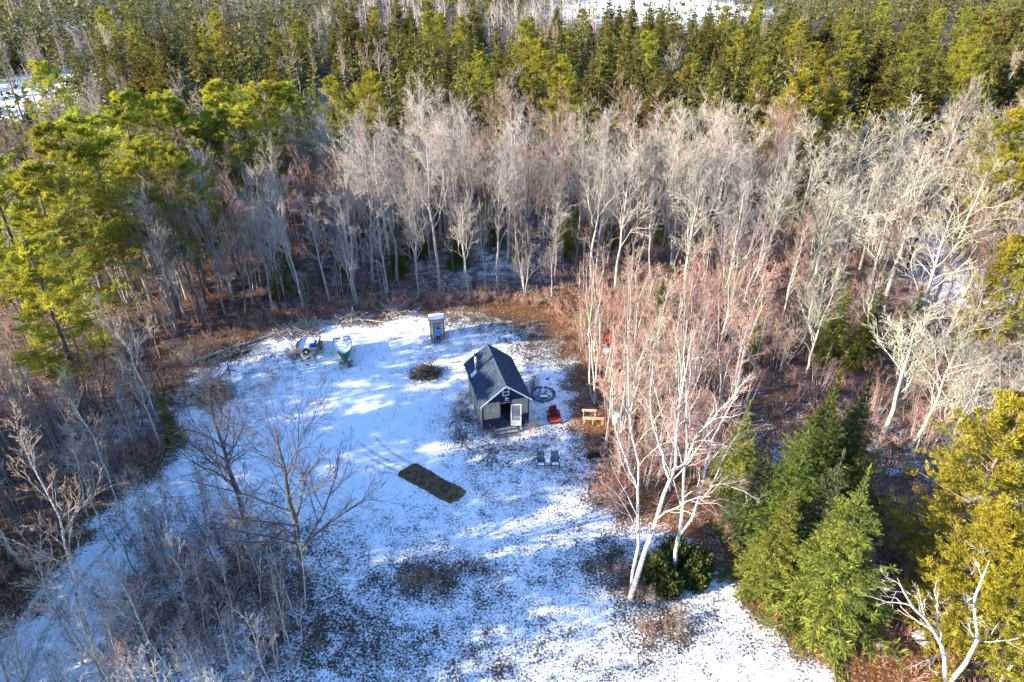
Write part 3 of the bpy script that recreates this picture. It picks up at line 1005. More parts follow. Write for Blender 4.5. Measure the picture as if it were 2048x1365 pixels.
# conifer belt and far woods
zc = [(-500, 300), (-200, 270), (150, 290), (420, 330), (640, 372), (900, 375), (1250, 372), (1560, 380), (1750, 370), (2000, 350), (2300, 350), (2600, 260), (2300, 110), (1700, 92), (1300, 100), (1000, 88), (700, 92), (350, 130), (0, 150), (-400, 160)]
cb = sample(zc, 3.6, 17, maxn=420, tries=16000)
cb = cb[np.argsort(cb[:, 1])]
HOLES = [(*at(1290, 12), 30, 26), (*at(1420, 26), 17, 14), (*at(45, 195), 13, 12)]
cb = np.array([q for q in cb if not any(((q[0] - h_[0]) / h_[2]) ** 2 + ((q[1] - h_[1]) / h_[3]) ** 2 < 1 for h_ in HOLES)])
for i, (x, y) in enumerate(cb):
    pocket = math.sin(x * .09 + 1.2) * math.sin(y * .07 + .5)
    open_ = x < -35 and pocket > .15
    if open_ or pocket > .62:
        if i % 2:
            plant('pale_hardwood', HW[i % 7], x, y, rng.uniform(.5, .75), 'bare pale hardwood in a pocket of the distant spruce belt', 'tree', 'hardwoods in the spruce belt')
        else:
            plant('birch_tree', BI[i % 5], x, y, rng.uniform(.8, 1.1), 'bare pinkish birch in a pocket of the distant spruce belt', 'tree', 'birches in the spruce belt')
    elif i % 6 == 4:
        plant('white_pine', PI[i % 4], x, y, rng.uniform(.65, .85), 'bushy pine rising among the %s spruces of the distant belt, %s' % ('near' if y < 125 else 'far', 'on the left' if x < -30 else 'in the middle' if x < 25 else 'on the right'), 'tree', 'pines in the spruce belt')
    else:
        sc_ = rng.choice([rng.uniform(.5, .8), rng.uniform(.85, 1.3)])
        lab = '%s dark spruce in the %s of the distant belt, %s' % ('small' if sc_ < .82 else 'very tall' if sc_ > 1.12 else 'tall', 'near edge' if y < 118 else 'middle' if y < 145 else 'far side',
                                                                   'at far left' if x < -50 else 'above the left pines' if x < -22 else 'above the outhouse' if x < 8 else 'above the cabin' if x < 35 else 'above the red thicket' if x < 65 else 'at far right')
        plant('spruce_tree', SPM[i % 5], x, y, sc_, lab, 'tree', 'spruces of the distant belt', wide=rng.uniform(1.05, 1.4))


def scatter(name, bases, pts, scales, m, kind_label=None):
    """many copies of simple plants as ONE mesh"""
    C_ = Cat()
    g = G(len(pts))
    which = g.integers(0, len(bases), len(pts))
    for b, (V0, Q0, T0) in enumerate(bases):
        sel = np.where(which == b)[0]
        if len(sel) == 0:
            continue
        a = g.uniform(0, 6.28, len(sel))
        s = scales[sel]
        c, n_ = np.cos(a) * s, np.sin(a) * s
        V = np.empty((len(sel), len(V0), 3))
        V[:, :, 0] = c[:, None] * V0[None, :, 0] - n_[:, None] * V0[None, :, 1] + pts[sel, 0][:, None]
        V[:, :, 1] = n_[:, None] * V0[None, :, 0] + c[:, None] * V0[None, :, 1] + pts[sel, 1][:, None]
        V[:, :, 2] = s[:, None] * V0[None, :, 2] + hgt(pts[sel, 0], pts[sel, 1])[:, None]
        off = (np.arange(len(sel)) * len(V0))[:, None, None]
        C_.add(V.reshape(-1, 3), (Q0[None] + off).reshape(-1, 4) if len(Q0) else None, (T0[None] + off).reshape(-1, 3) if len(T0) else None)
    return link(name, C_.mesh(name, m))


def merge(parts):
    C_ = Cat()
    for p in parts:
        C_.add(*p.arrays())
    return C_.arrays()


def lo_spikes(g, B, D, L_, r):
    V, T = spikes(B, D, L_, np.full(len(B), r), g)
    return V, np.zeros((0, 4), int), T


def lo_brush(seed, n=9, h=1.4, r=.013):
    g = G(seed)
    a = g.uniform(0, 6.28, n)
    B = np.stack([.35 * np.cos(a), .35 * np.sin(a), np.full(n, -.02)], 1) * g.uniform(.1, 1, (n, 1))
    D = unit(np.stack([np.cos(a) * .55, np.sin(a) * .55, np.ones(n)], 1) + g.normal(0, .25, (n, 3)))
    L_ = h * g.uniform(.5, 1.1, n)
    C_ = Cat()
    C_.add(*lo_spikes(g, B, D, L_, r * 1.3))
    k = 2
    B2 = np.repeat(B, k, 0) + np.repeat(D * L_[:, None], k, 0) * g.uniform(.2, .7, (n * k, 1))
    D2 = unit(np.repeat(D, k, 0) + g.normal(0, .5, (n * k, 3)))
    C_.add(*lo_spikes(g, B2, D2, np.repeat(L_, k) * g.uniform(.3, .6, n * k), r))
    return C_.arrays()


def lo_tree(seed, h, stems=1, n1=16, k=3, tr=.05, r=.012, spread=.25, clear=.3):
    g = G(seed)
    C_ = Cat()
    for _ in range(stems):
        a = g.uniform(0, 6.28)
        P, rr = trunk_path(g, h * g.uniform(.7, 1), tr, k=4, lean=.06, wob=.02, x0=.5 * math.cos(a) * (stems > 1), y0=.5 * math.sin(a) * (stems > 1), rtop=.25)
        C_.add(*tube_mesh(P[None], rr[None], 3))
        A, Ra = kids(g, P[None], rr[None], n1, clear, .98, .55, spread, .2, 2, .1, .5, taper=.5)
        d = A[:, 1] - A[:, 0]
        L_ = np.linalg.norm(d, axis=1)
        V, T = spikes(A[:, 0], d, L_, np.maximum(Ra[:, 0], r * 1.3), g)
        C_.add(V, None, T)
        B, Rb = kids(g, A, Ra, k, .15, .9, .6, .5, .15, 2, .1, .6, taper=.4)
        d = B[:, 1] - B[:, 0]
        V, T = spikes(B[:, 0], d, np.linalg.norm(d, axis=1), np.full(len(d), r), g)
        C_.add(V, None, T)
    return C_.arrays()


far_sp = [merge(spruce_parts(G(500 + i), 11, 3.4, gap=.85, nb=6, ns=2, nss=0, sw=.36, sl=.6, low=.1, wood=False)) for i in range(3)]
vfar_sp = [merge(spruce_parts(G(505 + i), 11, 3.9, gap=1.3, nb=5, ns=1, nss=0, sw=.4, sl=.6, low=.15, wood=False)) for i in range(3)]
far_hw = [lo_tree(510 + i, 11, 1, 16, 4, .13, .030, .42, .2) for i in range(4)]
g = G(88)
fx = g.uniform(-380, 380, 13000)
fy = g.uniform(95, 500, 13000)
okp = []
grid = {}
belt = np.array([at(*q) for q in zc])
sdb = poly_sd(fx, fy, belt)
for x, y, s_ in zip(fx, fy, sdb):
    if abs(x) > y * .8 + 25 or y > 440:
        continue
    if s_ > -3 and ((cb[:, 0] - x) ** 2 + (cb[:, 1] - y) ** 2).min() < 7.5:
        continue
    if any(((x - h_[0]) / h_[2]) ** 2 + ((y - h_[1]) / h_[3]) ** 2 < 1 for h_ in HOLES):
        continue
    sp_ = 3.8 + max(0, y - 200) * .016
    k = (int(x // 5), int(y // 5))
    if any((x - q[0]) ** 2 + (y - q[1]) ** 2 < sp_ ** 2 for a in (-1, 0, 1, -2, 2) for b in (-1, 0, 1, -2, 2) for q in grid.get((k[0] + a, k[1] + b), ())):
        continue
    grid.setdefault(k, []).append((x, y))
    okp.append((x, y))
okp = np.array(okp)
fieldv = np.sin(okp[:, 0] * .031 + 2.0) * np.sin(okp[:, 1] * .03 + 1.0) + .35 * np.sin(okp[:, 0] * .11) + np.where(okp[:, 0] > 55, -.6, -.15)
con = (fieldv < 0) | ((okp[:, 1] < 215) & (fieldv < .75))
print('far trees', con.sum(), (~con).sum())
vf = con & (okp[:, 1] > 210)
con &= ~vf
tag(scatter('distant_conifer_wood', far_sp, okp[con], g.uniform(.7, 1.3, con.sum()), M['spruce_dist']), 'mass of spruces filling the distant belt beyond the hardwoods', 'forest', kind='stuff')
tag(scatter('farthest_conifer_wood', vfar_sp, okp[vf], g.uniform(.8, 1.35, vf.sum()), M['spruce_dist']), 'far off mass of dark spruces along the top of the view', 'forest', kind='stuff')
con |= vf
tag(scatter('distant_bare_wood', far_hw, okp[~con], g.uniform(.7, 1.15, (~con).sum()), M['twig_grey']), 'far off mass of pale leafless trees along the top of the view', 'forest', kind='stuff')

# woods outside the frame on the left, which shade the clearing
g = G(61)
shade = []
while len(shade) < 60:
    x, y = g.uniform(-60, -29), g.uniform(-16, 38)
    lim = 29 + (x + 40) * .325          # farther back the woods thin out
    if abs(x) < y * .80 + 14 or inside_clear(x, y, -1) or (y > lim and g.uniform() < .75) or any((x - q[0]) ** 2 + (y - q[1]) ** 2 < 6 for q in shade):
        continue
    shade.append((x, y))
for x, y in ((-36, 32.0), (-38.5, 34.4), (-41, 31.5), (-35.5, 26.5)):
    plant('white_pine', PI[int(y) % 4], x, y, 1.08, 'pine in the woods left of the drive outside the view', 'tree', 'pines beside the drive outside the view')
for i, (x, y) in enumerate(shade):
    if i % 4:
        plant('white_pine', PI[i % 4], x, y, g.uniform(.7, 1.05), 'pine in the woods left of the drive outside the view', 'tree', 'pines beside the drive outside the view')
    else:
        plant('hardwood_tree', HW[i % 7], x, y, g.uniform(.7, .95), 'bare hardwood in the woods left of the drive outside the view', 'tree', 'hardwoods beside the drive outside the view')

# ------------------------------------------------------------------ single trees of the foreground
def solo(name, parts, mt, mc, x, y, label, rz=0.0):
    o = thing(name, label, 'tree', (x, y, gz(x, y) - .03), rz)
    link('trunk', parts[0].mesh('trunk', mt, True), o)
    link('crown', parts[1].mesh('crown', mc), o)
    return o


x, y = at(495, 1055)
g = G(71)
solo('maple_tree', bare_parts(g, [trunk_path(g, 11.3, .19, lean=.02)], n1=16, clear=.28, ang1=.62, len1=.50, up=.14, n2=9, n3=7, n4=4, twig=.008, l2=.5), M['bark_dark'], M['twig_dark'], x, y, 'bare dark maple on the brushy bank, the farther of the two lawn maples')
x, y = at(612, 1190)
g = G(75)
solo('maple_tree', bare_parts(g, [trunk_path(g, 12.3, .20, lean=.015)], n1=18, clear=.2, ang1=.85, len1=.52, up=.10, n2=8, n3=6, n4=4, twig=.0075, l2=.5), M['bark_dark'], M['twig_dark'], x, y, 'bare wide crowned maple on the brushy bank, nearest of the two lawn maples')


def pixel_tree(name, base_px, limbs, mt, mc, label, seed, **kw):
    """limbs: lists of (px, py, dy, r): pixel, depth offset from the base, radius"""
    bx, by = at(*base_px)
    bz = gz(bx, by)
    tr = []
    for L_ in limbs:
        P = np.array([onplane(q[0], q[1], by + q[2]) for q in L_]) - np.array([bx, by, bz])
        r = np.array([q[3] for q in L_]) * .68
        # resample
        t = np.concatenate([[0], np.cumsum(np.linalg.norm(np.diff(P, axis=0), axis=1))])
        s = np.linspace(0, t[-1], 10)
        P2 = np.stack([np.interp(s, t, P[:, i]) for i in range(3)], 1)
        g = G(seed + len(tr))
        P2[1:-1] += g.normal(0, .05, P2[1:-1].shape)
        tr.append((P2, np.interp(s, t, r)))
    parts = bare_parts(G(seed), tr, **kw)
    return solo(name, parts, mt, mc, bx, by, label)


KB = dict(n1=9, clear=.25, ang1=.6, len1=.27, up=.12, n2=5, n3=4, n4=2, twig=.008)
pixel_tree('white_birch', (1259, 1197), [
    [(1259, 1203, 0, .27), (1279, 1136, .2, .21), (1300, 1072, .5, .19), (1318, 1022, .8, .17), (1334, 963, 1.2, .15), (1350, 930, 1.5, .13), (1352, 854, 2, .10), (1372, 760, 2.5, .07), (1386, 660, 3, .03)],
    [(1342, 942, 1.3, .12), (1366, 935, 1.5, .11), (1404, 855, 1.6, .09), (1452, 810, 1.7, .06), (1500, 750, 1.8, .025)],
    [(1338, 955, 1.2, .10), (1320, 890, 1.6, .08), (1300, 830, 2.0, .06), (1306, 720, 2.6, .03)],
    [(1261, 1190, .3, .17), (1275, 1100, .9, .14), (1275, 1022, 1.5, .12), (1273, 963, 1.9, .11), (1280, 918, 2.1, .09), (1264, 863, 2.4, .08), (1257, 782, 2.7, .06), (1254, 690, 3.0, .025)],
    [(1273, 975, 1.8, .09), (1250, 910, 2.0, .07), (1232, 850, 2.2, .06), (1225, 800, 2.4, .03)]],
    M['bark_birch'], M['twig_birch'], 'big forked white birch leaning right from the round bed, left of the evergreen shrubs', 81, **KB)
pixel_tree('white_birch', (1349, 1146), [
    [(1349, 1150, 0, .20), (1356, 1080, .2, .17), (1366, 1009, .4, .14), (1372, 918, .6, .11), (1372, 827, .8, .08), (1368, 736, 1.0, .05), (1375, 640, 1.2, .025)],
    [(1359, 1070, .2, .12), (1381, 1044, .1, .11), (1409, 945, 0, .09), (1422, 890, 0, .08), (1468, 800, .2, .05), (1490, 690, .3, .02)],
    [(1390, 1015, 0, .06), (1430, 965, -.3, .05), (1480, 980, -.5, .04), (1520, 1000, -.6, .02)]],
    M['bark_birch'], M['twig_birch'], 'white birch rising out of the dark evergreen shrubs', 86, **KB)
pixel_tree('dead_tree', (1895, 1375), [
    [(1895, 1390, 0, .20), (1890, 1300, 0, .17), (1868, 1260, 0, .13), (1820, 1210, .2, .10), (1800, 1170, .4, .06), (1795, 1155, .4, .03)],
    [(1897, 1370, 0, .18), (1935, 1325, -.2, .16), (1955, 1280, -.3, .13), (1950, 1200, -.2, .10), (1962, 1150, 0, .06), (1980, 1120, .2, .02)],
    [(1880, 1280, 0, .08), (1875, 1220, .5, .06), (1872, 1170, .8, .03)]],
    M['dead_white'], M['dead_white'], 'bleached dead tree with bare forked limbs at the lower right corner', 91, n1=7, clear=.35, ang1=.8, len1=.25, up=.05, n2=4, n3=3, n4=0, twig=.012, wob=.25)
pixel_tree('dead_tree', (1990, 1380), [[(1985, 1385, 0, .16), (2020, 1335, .1, .13), (2060, 1300, .2, .1), (2110, 1260, .3, .05)]],
           M['dead_white'], M['dead_white'], 'leaning bleached trunk cut by the right edge of the view', 95, n1=4, clear=.35, ang1=.8, len1=.25, up=.05, n2=3, n3=0, n4=0, wob=.2)


# evergreen shrubs round the birch foot
def cedar(g, h, r, nbl=2600):
    C_, T_ = Cat(), Cat()
    u = unit(g.normal(size=(nbl, 3)))
    u[:, 2] = np.abs(u[:, 2])
    k = g.uniform(.45, 1, nbl) ** .5
    lump = 1 + .28 * np.sin(u[:, 0] * 6 + 1 + h * 9) * np.sin(u[:, 1] * 7 + h * 5) + .12 * g.normal(0, 1, nbl) * (u[:, 2] > .3)
    B = u * k[:, None] * lump[:, None] * np.array([r, r, h]) * .9
    D = u * np.array([1, 1, .4]) + np.array([0, 0, .8]) + g.normal(0, .3, (nbl, 3))
    C_.add(*rhombi(B, D, g.uniform(.14, .34, nbl), g.uniform(.03, .06, nbl), g))
    P, rr = thicket_stems(g, h * .8, 6)
    T_.add(*tube_mesh(P, rr, 4))
    return T_, C_


def thicket_stems(g, h, n):
    P, rr = [], []
    for i in range(n):
        a = g.uniform(0, 6.28)
        p, q = trunk_path(g, h, .04, k=5, dx=.3 * math.cos(a), dy=.3 * math.sin(a))
        P.append(p)
        rr.append(q)
    return np.array(P), np.array(rr)


for i, (px, py, h, r, lab) in enumerate(((1312, 1150, 1.5, .95, 'rounded evergreen shrub between the forks of the two white birches'), (1335, 1180, 1.3, .8, 'lower evergreen shrub in front of the birch bed'), (1352, 1120, 1.6, .9, 'evergreen shrub right behind the second birch trunk'), (1392, 1140, 1.6, .95, 'largest dark evergreen shrub at the right of the birch bed'), (1388, 1165, 1.3, .8, 'evergreen shrub at the front right of the birch bed'))):
    o = thing('evergreen_shrub', lab, 'shrub', (*at(px, py), gz(*at(px, py))), 0)
    t_, c_2 = cedar(G(600 + i), h, r)
    link('stems', t_.mesh('stems', M['bark_dark']), o)
    link('foliage', c_2.mesh('foliage', M['cedar']), o)

# shrubs along the wood edge
edge = [(1205, 990, 1, 0), (1225, 1010, 1.1, 0), (1245, 990, 1.2, 0), (1190, 740, 1.3, 0), (1200, 800, 1.2, 0), (1180, 690, 1.2, 0), (1160, 650, 1, 2), (1120, 625, 1, 2), (1080, 615, 1, 2), (1040, 612, 1, 0), (1000, 608, .9, 2), (960, 606, 1, 0), (900, 610, 1, 2), (860, 608, .9, 1), (800, 618, 1, 0), (740, 622, 1, 1), (660, 634, 1, 1), (610, 640, 1, 1), (540, 655, 1.1, 1),
        (480, 680, 1, 1), (400, 712, 1.1, 1), (370, 735, 1.2, 1), (345, 770, 1.2, 1), (330, 860, 1.2, 0), (305, 915, 1.3, 0), (260, 960, 1.4, 0), (230, 940, 1.5, 0), (190, 940, 1.5, 0), (140, 1000, 1.5, 2), (100, 1060, 1.3, 0), (60, 1120, 1.2, 1), (30, 1150, 1.2, 2), (300, 890, 1.5, 0),
        (330, 1280, 1.2, 1), (300, 1230, 1.1, 1), (370, 1290, 1.3, 2), (430, 1250, 1.2, 0), (410, 1210, 1.2, 1), (500, 1180, 1, 0), (470, 1130, .9, 1), (350, 1150, 1.3, 1), (310, 1120, 1.2, 1), (440, 1330, 1.1, 0), (540, 1320, .9, 0), (250, 1320, 1, 1), (570, 1270, .8, 0), (330, 1060, 1.2, 1), (290, 1180, 1.1, 1),
        (860, 1180, .6, 1), (900, 1150, .55, 1), (960, 1140, .5, 1), (1000, 1160, .45, 1), (820, 1175, .5, 1), (1200, 1140, .5, 0), (1240, 1150, .55, 1), (1290, 1270, .6, 0), (1360, 1240, .6, 2), (1290, 1200, .7, 2), (1480, 1110, .8, 0), (1540, 1170, .8, 0), (1450, 1060, 1, 0), (1420, 1030, 1.2, 0), (1370, 1040, 1.2, 0),
        (1850, 1180, 1.3, 0), (1830, 1140, 1.2, 0), (1900, 1230, 1.2, 2), (1600, 1230, .6, 2), (620, 1160, .6, 1), (560, 1070, .7, 1), (1140, 700, .6, 1), (1120, 680, .5, 1), (1060, 665, .45, 2), (955, 860, .5, 1), (925, 800, .5, 1), (915, 830, .5, 1), (1068, 860, .5, 1), (890, 680, .5, 1), (640, 705, .6, 1), (585, 712, .6, 1), (545, 1195, .8, 1), (1345, 1270, .6, 1), (985, 862, .55, 1), (975, 866, .45, 2), (843, 1140, .5, 0), (1070, 772, .55, 1), (1064, 780, .5, 1), (1066, 866, .4, 1)]
KINDS = ('red', 'brown', 'orange', 'brown')
for i, (px, py, s, k) in enumerate(edge):
    x, y = at(px, py)
    if py > 1010 and px < 640:
        where, grp = 'low %s twiggy shrub on the brushy bank beside the drive' % KINDS[k], '%s shrubs on the brushy bank' % KINDS[k]
    elif inside_clear(x, y, .9):
        where, grp = 'small %s weedy shrub poking out of the snowy lawn' % KINDS[k], '%s shrubs on the lawn' % KINDS[k]
    else:
        where, grp = '%s twiggy shrub along the edge of the clearing' % KINDS[k], '%s shrubs along the clearing edge' % KINDS[k]
    plant('twiggy_shrub', SH[k if k != 1 else 1 + 2 * (i % 2)], x, y, s * rng.uniform(.85, 1.15), where, 'shrub', grp, names=('stems', 'twigs'))

# undergrowth of the woods: uncountable brush, one object per look
sh_lo = [lo_brush(700 + i) for i in range(6)]
g = G(66)
ux, uy = g.uniform(-75, 75, 12000), g.uniform(12, 112, 12000)
sd = poly_sd(ux, uy, CLEAR)
dens = np.where(sd < -.3, np.where(ux > 4, .85, .55) + .45 * np.exp(sd / 4), 0)
for q in ((950, 540, 8, 6), (1960, 590, 6, 6), (1130, 480, 8, 6)):
    dens = dens * (1 - .85 * blobpx(ux, uy, *q))
bank = np.array([at(*q) for q in zs1])
dens = np.where(poly_sd(ux, uy, bank) > 0, .6, dens)
dens = dens * (np.abs(ux) < uy * .85 + 14)
keep = g.uniform(0, 1, 12000) < dens
ux, uy = ux[keep], uy[keep]
right = (ux > 4) & (g.uniform(0, 1, len(ux)) < .65)
print('brush', len(ux), right.sum())
for nm, sel, m, lab in (('brown_undergrowth', ~right, 'twig_brown', 'tangled brown brush covering the floor of the woods'), ('red_undergrowth', right, 'twig_red', 'tangled reddish brush covering the ground right of the cabin')):
    tag(scatter(nm, sh_lo, np.stack([ux[sel], uy[sel]], 1), g.uniform(.6, 1.5, sel.sum()), M[m]), lab, 'undergrowth', kind='stuff')

sap = [lo_tree(720 + i, 4.4, 3, 9, 2, .03, .010, .30, .2) for i in range(5)]
g = G(69)
ux, uy = g.uniform(-70, 60, 2600), g.uniform(30, 100, 2600)
sd = poly_sd(ux, uy, CLEAR)
keep = (sd < -2.0) & (np.abs(ux) < uy * .85 + 14) & (g.uniform(0, 1, 2600) < np.where(ux < -14, .28, np.where(uy > 72, .34, .14)))
keep &= ~((ux > 3) & (uy < 62))
print('saplings', keep.sum())
tag(scatter('sapling_undergrowth', sap, np.stack([ux[keep], uy[keep]], 1), g.uniform(.6, 1.4, keep.sum()), M['twig_grey']), 'thin grey saplings crowding between the trunks of the woods', 'undergrowth', kind='stuff')

# dead grass poking through the snow
g = G(67)
blade = []
V0, T0 = [], []
for i in range(5):
    a = g.uniform(0, 6.28)
    b = g.uniform(.02, .09)
    h_ = g.uniform(.05, .16)
    x0, y0 = b * math.cos(a), b * math.sin(a)
    n0 = len(V0)
    V0 += [(x0 - .012 * math.sin(a), y0 + .012 * math.cos(a), -.02), (x0 + .012 * math.sin(a), y0 - .012 * math.cos(a), -.02), (x0 * 2.2, y0 * 2.2, h_)]
    T0.append((n0, n0 + 1, n0 + 2))
tuft = [(np.array(V0), np.zeros((0, 4), int), np.array(T0))]
ux, uy = g.uniform(-30, 30, 60000), g.uniform(14, 64, 60000)
sd = poly_sd(ux, uy, CLEAR)
sn_, _ = ground_fields(ux, uy)
keep = (sd > -1) & (g.uniform(0, 1, 60000) < np.clip(1.05 - sn_, 0, .7) ** 1.3 * 1.1)
pts = np.stack([ux[keep], uy[keep]], 1)
inp = poly_sd(g.uniform(-8, 0, 1), g.uniform(30, 40, 1), dense)
bx = g.uniform(dense.min(0), dense.max(0), (2500, 2))
bx = bx[poly_sd(bx[:, 0], bx[:, 1], dense) > .1]
M['dead_grass'] = mat('dead_grass', (.11, .08, .05), var=.5, scale=.7, c2=(.26, .19, .11))
print('tufts', len(pts), len(bx))
tag(scatter('dead_grass', tuft, np.concatenate([pts, bx[:900]]), g.uniform(.6, 1.6, len(pts) + len(bx[:900])), M['dead_grass']), 'short dead grass poking through the thin snow', 'grass', kind='stuff')
# fallen leaves along the right hand edge
V0 = np.array([(-.05, -.035, .01), (.05, -.03, .025), (.055, .035, .012), (-.045, .04, .03)])
leaf = [(V0, np.array([[0, 1, 2, 3]]), np.zeros((0, 3), int))]
ux, uy = g.uniform(-30, 34, 90000), g.uniform(14, 66, 90000)
_, li_ = ground_fields(ux, uy)
sd = poly_sd(ux, uy, CLEAR)
keep = (g.uniform(0, 1, 90000) < li_ ** 1.6 * .75 * (np.abs(sd) < 9))
M['fallen_leaf'] = mat('fallen_leaf', (.28, .11, .04), var=.5, scale=3.0, c2=(.52, .25, .10))
print('leaves', keep.sum())
tag(scatter('fallen_leaves', leaf, np.stack([ux[keep], uy[keep]], 1), g.uniform(.7, 1.8, keep.sum()), M['fallen_leaf']), 'rust coloured fallen leaves along the edge of the clearing', 'leaves', kind='stuff')

# ------------------------------------------------------------------ buildings and objects
M['navy'] = mat('navy', (.013, .024, .050), var=.35, scale=2.0, rough=.7, stretch=(1, 1, 6))
M['navy_dark'] = mat('navy_dark', (.008, .014, .040), var=.2, scale=3.0, rough=.6)
M['plywood'] = mat('plywood', (.34, .275, .18), var=.2, scale=2.5, c2=(.46, .385, .27), stretch=(5, 5, .6))
M['old_board'] = mat('old_board', (.25, .21, .17), var=.35, scale=2.5, c2=(.42, .36, .28), stretch=(3, 3, .6))
M['shingle'] = mat('shingle', (.024, .040, .070), var=.4, scale=6.0, c2=(.055, .078, .120), rough=.9, bump=.4)
M['white_trim'] = mat('white_trim', (.72, .72, .72), var=.08)
M['pale_trim'] = mat('pale_trim', (.50, .47, .43), var=.2)
M['inside_shade'] = mat('inside_shade', (.010, .010, .012), var=.2)
M['grey_wood'] = mat('grey_wood', (.20, .175, .15), var=.25, scale=2.5, c2=(.34, .30, .26), stretch=(4, 4, .5))
M['step_wood'] = mat('step_wood', (.11, .11, .12), var=.35, scale=3.0, c2=(.30, .31, .34))
M['steel'] = mat('steel', (.55, .56, .58), rough=.35, var=.15, metal=.8, spec=.5)
M['galv'] = mat('galv', (.62, .64, .67), rough=.5, var=.12, metal=.3)
M['black_metal'] = mat('black_metal', (.02, .02, .023), rough=.5, var=.2)
M['rust'] = mat('rust', (.09, .055, .04), var=.4, scale=8.0, c2=(.20, .11, .07))
M['rubber'] = mat('rubber', (.018, .018, .02), rough=.9, var=.2)
M['red_paint'] = mat('red_paint', (.45, .035, .02), rough=.45, var=.15, spec=.4)
M['red_seat'] = mat('red_seat', (.16, .015, .015), rough=.6, var=.2)
M['orange'] = mat('orange', (.60, .085, .02), rough=.5, var=.15)
M['green_hull'] = mat('green_hull', (.012, .105, .060), rough=.4, var=.3, scale=2.0, spec=.4, c2=(.025, .16, .09))
M['blue_drum'] = mat('blue_drum', (.010, .055, .42), rough=.4, var=.12, spec=.4)
M['pale_blue'] = mat('pale_blue', (.30, .47, .62), rough=.5, var=.12)
M['tan_wood'] = mat('tan_wood', (.50, .32, .20), var=.2, scale=3.0, c2=(.64, .46, .31))
M['chair_grey'] = mat('chair_grey', (.075, .085, .105), var=.25)
M['stone'] = mat('stone', (.26, .26, .27), var=.35, scale=4.0, c2=(.46, .45, .44), bump=.6)
M['stone_dark'] = mat('stone_dark', (.09, .09, .10), var=.4, scale=5.0, c2=(.22, .22, .23), bump=.6)
M['tarp_blue'] = mat('tarp_blue', (.10, .20, .48), var=.3, scale=3.0, c2=(.45, .55, .75))
M['log'] = mat('log', (.20, .16, .13), var=.4, scale=4.0, c2=(.40, .35, .30))
M['char'] = mat('char', (.015, .014, .014), var=.4, scale=6.0, c2=(.05, .045, .045))
M['stick'] = mat('stick', (.34, .28, .22), var=.35, scale=2.0, c2=(.58, .50, .42))
M['jacket'] = mat('jacket', (.012, .30, .72), rough=.6, var=.12, scale=6.0)
M['trousers'] = mat('trousers', (.045, .040, .038), var=.25)
M['hair'] = mat('hair', (.012, .010, .010), var=.25, rough=.6)
M['skin'] = mat('skin', (.55, .33, .24), var=.08, rough=.5)
M['gold_base'] = mat('gold_base', (.22, .15, .06), var=.25)


def glass_mat(name, c, rough):
    m = bpy.data.materials.new(name)
    m.use_nodes = True
    b = m.node_tree.nodes['Principled BSDF']
    b.inputs['Base Color'].default_value = (*c, 1)
    b.inputs['Roughness'].default_value = rough
    b.inputs['Specular IOR Level'].default_value = .9
    b.inputs['Coat Weight'].default_value = 1
    b.inputs['Coat Roughness'].default_value = .03
    return m


M['dark_glass'] = glass_mat('dark_glass', (.01, .012, .015), .08)
m = bpy.data.materials.new('door_glass')
m.use_nodes = True
b = m.node_tree.nodes['Principled BSDF']
b.inputs['Base Color'].default_value = (.62, .60, .58, 1)
b.inputs['Metallic'].default_value = .9
b.inputs['Roughness'].default_value = .12
M['door_glass'] = m

# ---- cabin
CW, CL, Z0, ZE, ZR = 3.61, 5.56, .32, 2.73, 4.34
OV, OF = .18, .20
cx, cy = -.47, 41.49
CYAW = R(15.2)
cabin = thing('cabin', 'small navy blue gabled cabin with boarded windows standing on the snowy clearing', 'cabin', (cx, cy, gz(cx, cy)), CYAW)
hw_ = CW / 2
SL = (ZR - ZE) / (hw_ + OV)
ZW = ZE + OV * SL                           # wall top
th = .06
# piers
for px_, py_ in ((-hw_ + .2, .2), (hw_ - .2, .2), (-hw_ + .2, CL / 2), (hw_ - .2, CL / 2), (-hw_ + .2, CL - .2), (hw_ - .2, CL - .2)):
    MB().box((px_, py_, Z0 / 2 - .05), (.3, .3, Z0 + .1)).build('pier', M['stone'], cabin)
MB().box((0, CL / 2, Z0 + .06), (CW - .02, CL - .02, .12)).build('floor', M['step_wood'], cabin)
# walls as shells; the front has a door opening
DX0, DX1, DZ0, DZ1 = -hw_ + 1.43, -hw_ + 2.19, Z0 + .10, 2.62
wl = MB().span((-hw_, 0, Z0), (-hw_ + th, CL, ZW)).build('side_wall', M['old_board'], cabin)
MB().span((hw_ - th, 0, Z0), (hw_, CL, ZW)).build('side_wall', M['navy'], cabin)
fw = MB()
fw.span((-hw_ + th, 0, Z0), (DX0, th, ZW)).span((DX1, 0, Z0), (hw_ - th, th, ZW)).span((DX0, 0, DZ1), (DX1, th, ZW)).span((DX0, 0, Z0), (DX1, th, DZ0))
fwo = fw.build('front_wall', M['navy'], cabin)


def gable(y0, y1):
    zt = ZW + hw_ * SL - .05
    return MB().add([(-hw_, y0, ZW), (hw_, y0, ZW), (0, y0, zt), (-hw_, y1, ZW), (hw_, y1, ZW), (0, y1, zt)], [(0, 1, 2), (5, 4, 3), (0, 3, 4, 1), (1, 4, 5, 2), (2, 5, 3, 0)])


gab = gable(0, th).build('gable', M['navy'], cabin)
MB().span((-hw_ + th, CL - th, Z0), (hw_ - th, CL, ZW)).build('back_wall', M['navy'], cabin)
gable(CL - th, CL).build('gable', M['navy'], cabin)
# siding boards of the front, lapped
bh = .205


def lap(x0, x1, z, par):
    if x1 - x0 > .05:
        MB().box(((x0 + x1) / 2, -.012, z + bh / 2), (x1 - x0, .02, bh - .012), rx=-.05).build('siding_board', M['navy'], par)


